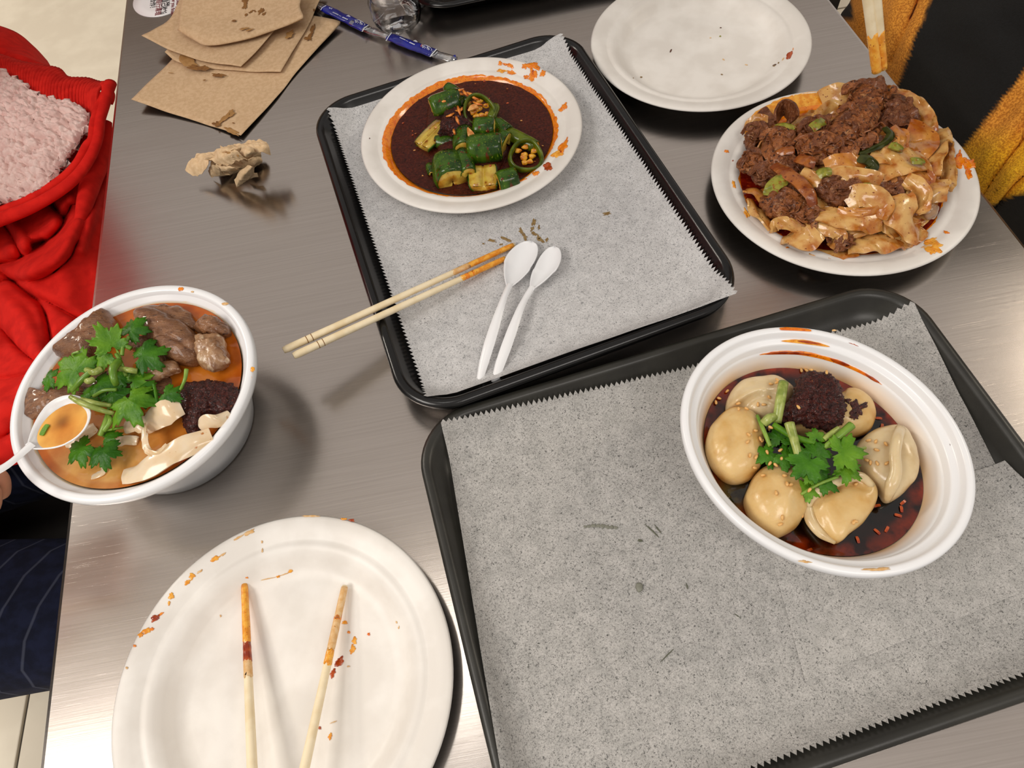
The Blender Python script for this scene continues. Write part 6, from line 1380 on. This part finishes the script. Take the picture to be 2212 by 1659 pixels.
def diner(label, pel, face, lean, hand, elbow, grip, side, cloth, trous, loc):
    """a seated figure; face = heading of the chest (radians), hand = palm centre of the working hand, grip = direction of the held handle"""
    t = thing('person', label, 'person', loc)
    f = np.array([math.cos(face), math.sin(face), 0]); l = np.array([-f[1], f[0], 0]); up = np.array([0, 0, 1.0])
    pel = np.array(pel); P = []; E_ = []
    add = lambda v, r: (*v, r)
    sp = lambda h: pel + up * h - f * lean * h
    P.append(add(pel, (.150, .105)))
    chest = chain(P, E_, 0, [add(sp(.16), (.135, .10)), add(sp(.32), (.155, .11)), add(sp(.43), (.150, .095))])
    nk = chain(P, E_, chest, [add(sp(.50), .055), add(sp(.545), .052)])
    hd = chain(P, E_, nk, [add(sp(.60) + f * .02, (.066, .074)), add(sp(.66) + f * .025, (.078, .092)), add(sp(.72) + f * .02, (.072, .086)), add(sp(.755) + f * .012, (.045, .05))])
    chain(P, E_, nk + 1, [add(sp(.605) + f * .085, .014), add(sp(.60) + f * .108, .012)])     # nose
    sh = {}
    for s in (-1, 1):
        a = sp(.43) + l * s * .17
        if s == side:
            w = hand - (hand - elbow) / np.linalg.norm(hand - elbow) * .075
            e = chain(P, E_, chest, [add(a, .062), add((a + elbow) / 2, .052), add(elbow, .044), add((elbow + w) / 2, .038), add(w, (.024, .020))])
            pa = chain(P, E_, e, [add(w + (hand - w) * .55, (.030, .016)), add(hand, (.036, .015))])
            ax = (hand - w) / np.linalg.norm(hand - w); g = grip / np.linalg.norm(grip)
            g = g - ax * (g @ ax) * .6; g /= np.linalg.norm(g); nrm = np.cross(ax, g); nrm *= -1 if nrm[2] > 0 else 1
            for k, (o_, L1) in enumerate(((.027, .9), (.009, 1.0), (-.009, .95), (-.026, .78))):
                b = hand + g * o_ + ax * .012
                chain(P, E_, pa, [add(b, .0095), add(b + ax * .034 * L1 + nrm * .006, .0088), add(b + ax * .046 * L1 + nrm * .026, .0080), add(b + ax * .032 * L1 + nrm * .042, .0072)])
            tb = w + (hand - w) * .5 + g * .03
            chain(P, E_, pa - 1, [add(tb, .013), add(tb + g * .022 + ax * .028 + nrm * .008, .0105), add(tb + g * .012 + ax * .052 + nrm * .020, .0090)])
        else:
            el = sp(.20) + l * s * .24 + f * .06; hn = pel + f * .10 + l * s * .22 + up * .12
            e = chain(P, E_, chest, [add(a, .062), add((a + el) / 2, .052), add(el, .044), add((el + hn) / 2, .036), add(hn - f * .02, (.024, .020))])
            pa = chain(P, E_, e, [add(hn + f * .04, (.036, .016)), add(hn + f * .07, (.036, .015))])
            for o_ in (.027, .009, -.009, -.026):
                b = hn + f * .085 + l * o_; chain(P, E_, pa, [add(b, .0095), add(b + f * .03 - up * .004, .0088), add(b + f * .05 - up * .014, .0078)])
            tb = hn + f * .045 - l * s * .034; chain(P, E_, pa - 1, [add(tb, .013), add(tb + f * .03 - l * s * .014, .010), add(tb + f * .05 - l * s * .016, .0088)])
        sh[s] = a
        hp_ = pel + l * s * .085 - up * .02; kn = pel + f * .44 + l * s * .12 + up * .0
        ft = np.array([kn[0] + f[0] * .02, kn[1] + f[1] * .02, FZ + .07])
        chain(P, E_, 0, [add(hp_, .085), add((hp_ + kn) / 2, .072), add(kn, .056), add((kn + ft) / 2, .050), add(ft, .036), add(ft + f * .12 - up * .035, (.040, .026)), add(ft + f * .18 - up * .042, (.034, .018))])
    skin_body('body', P, E_, skin_mat, t)
    # clothes: a top and trousers cut a little larger than the body
    Q = [add(pel + up * .01, (.165, .125))]; D = []
    ch = chain(Q, D, 0, [add(sp(.16), (.152, .118)), add(sp(.32), (.172, .128)), add(sp(.43), (.160, .108)), add(sp(.485), .070)]) - 1
    for s in (-1, 1):
        a = sh[s]
        if s == side:
            w = hand - (hand - elbow) / np.linalg.norm(hand - elbow) * .10
            chain(Q, D, ch, [add(a, .078), add((a + elbow) / 2, .066), add(elbow, .058), add((elbow + w) / 2, .052), add(w, .046)])
        else:
            el = sp(.20) + l * s * .24 + f * .06; hn = pel + f * .08 + l * s * .22 + up * .12
            chain(Q, D, ch, [add(a, .078), add((a + el) / 2, .066), add(el, .058), add((el + hn) / 2, .050), add(hn, .042)])
    skin_body('top', Q, D, cloth, t)
    Q = [add(pel, (.165, .12))]; D = []
    for s in (-1, 1):
        hp_ = pel + l * s * .085 - up * .015; kn = pel + f * .44 + l * s * .12
        ft = np.array([kn[0] + f[0] * .02, kn[1] + f[1] * .02, FZ + .11])
        chain(Q, D, 0, [add(hp_, .105), add((hp_ + kn) / 2, .094), add(kn, .074), add((kn + ft) / 2, .070), add(ft, .062)])
    skin_body('trousers', Q, D, trous, t)
    hr = sp(.69) - f * .012
    mound('hair', [tuple(hr + l * .093 * math.cos(a) + f * .108 * math.sin(a) * (1 if math.sin(a) < 0 else .72)) for a in np.linspace(0, 2 * PI, 17)[:-1]], 0, .098, hair_mat, t, n=40, k=9, pix=False, under=.7, amp=.004, scale=60)
    ec = sp(.645) + f * .103
    for s in (-1, 1):
        c = ec + l * s * .030
        mound('eye', [tuple(c + l * .012 * math.cos(a) + up * .006 * math.sin(a)) for a in np.linspace(0, 2 * PI, 9)[:-1]], 0, .003, hair_mat, t, n=14, k=4, pix=False)
    return t
hL = at(-268, 1098, .098)
diner('person in navy pinstripe trousers at left edge, holding the soup spoon', (-.86, .335, -.170), -.02, .18, hL, hL + np.array([-.26, -.05, -.02]), at(-190, 1150, .11) - at(20, 1003, .0935), -1, black_cloth, pinstripe(), (-.86, .335, FZ))
tip0, end0 = HA[0][1], HA[0][0]
hR = end0 * .72 + tip0 * .28 + np.array([.03, .03, .01]); 
pr = diner('person in mustard and black checked wool coat at the right side', (1.08, .66, -.170), PI, .12, hR, hR + np.array([.27, .06, -.06]), end0 - tip0, 1, black_cloth, black_cloth, (1.08, .66, FZ))
MU, BK = lin((184, 122, 22)), lin((13, 12, 12))
def coatcol(x, y):
    C = np.tile(np.array(lin((250, 190, 36))), (len(x), 1))
    up_shade = np.array(lin((234, 158, 56)))
    k = np.clip((330 - y) / 60, 0, 1)[:, None]; C = C * (1 - k) + up_shade * k  # mustard browner towards the top: shade painted into the cloth colour
    fz = 5 * np.array([MN.noise(Vector((a * .03, b * .03, 4))) for a, b in zip(x, y)])
    s1 = (x - 2010) + (y - 0) * (70 / 180.) + fz           # past the first check edge
    s2 = (y - 155) - (x - 2212) * (-165 / 127.) + fz       # past the second one
    s3 = (y - 440) - (x - 2120) * (-27 / 92.) + fz
    b = np.clip(s1 / 5, 0, 1) * np.clip(-s2 / 6 + 1, 0, 1); b = np.maximum(b, np.clip(s3 / 5, 0, 1))
    b = np.maximum(b, np.clip((1852 - x - (40 - y) * .2) / 6, 0, 1) * np.clip((46 - y) / 6, 0, 1))
    b = b[:, None]
    return C * (1 - b) + np.array(BK) * b
CF = [([(2116, 440), (2160, 370), (2212, 300)], 5, -.012), ([(2140, 440), (2180, 385), (2230, 330)], 7, .010), ([(2150, 450), (2190, 400), (2240, 360)], 5, -.010), ([(2090, 400), (2150, 320), (2212, 240)], 12, .008), ([(1930, 130), (1960, 60), (1985, 0)], 7, -.008), ([(1905, 110), (1925, 50), (1940, 0)], 12, .008), ([(1870, 60), (1890, 0)], 10, -.008)]
def cfold(x, y):
    z = .006 * np.array([MN.noise(Vector((a * .012, b * .012, 7))) for a, b in zip(x, y)])
    for P, w, h in CF:
        d, s = pld(x, y, P); z = z + h * np.exp(-(d / w) ** 2)
    return z
o = sheet_px('checked_coat', [
    [(1866, -90, -.16), (1900, -90, -.09), (1980, -95, -.04), (2120, -110, .0), (2330, -130, .02), (2560, -150, .02)],
    [(1842, 0, -.16), (1880, 0, -.10), (1960, 0, -.05), (2100, -10, -.01), (2300, -20, .02), (2540, -40, .02)],
    [(1818, 52, -.17), (1880, 60, -.11), (1960, 70, -.06), (2100, 70, -.02), (2300, 60, .01), (2540, 50, .02)],
    [(1870, 160, -.18), (1930, 170, -.12), (2010, 180, -.08), (2140, 180, -.03), (2320, 170, .0), (2540, 160, .0)],
    [(1950, 270, -.19), (2020, 290, -.13), (2100, 300, -.08), (2200, 300, -.05), (2340, 300, -.02), (2540, 300, -.01)],
    [(2030, 390, -.20), (2090, 400, -.14), (2150, 410, -.10), (2230, 410, -.07), (2350, 410, -.05), (2540, 410, -.04)],
    [(2110, 500, -.22), (2160, 500, -.17), (2210, 500, -.13), (2270, 510, -.11), (2370, 520, -.08), (2540, 530, -.05)],
    [(2170, 600, -.27), (2220, 600, -.23), (2270, 610, -.20), (2330, 620, -.18), (2420, 640, -.16), (2560, 650, -.14)]], coat_mat, 110, 120, pr, cfold, coatcol, thick=.006)
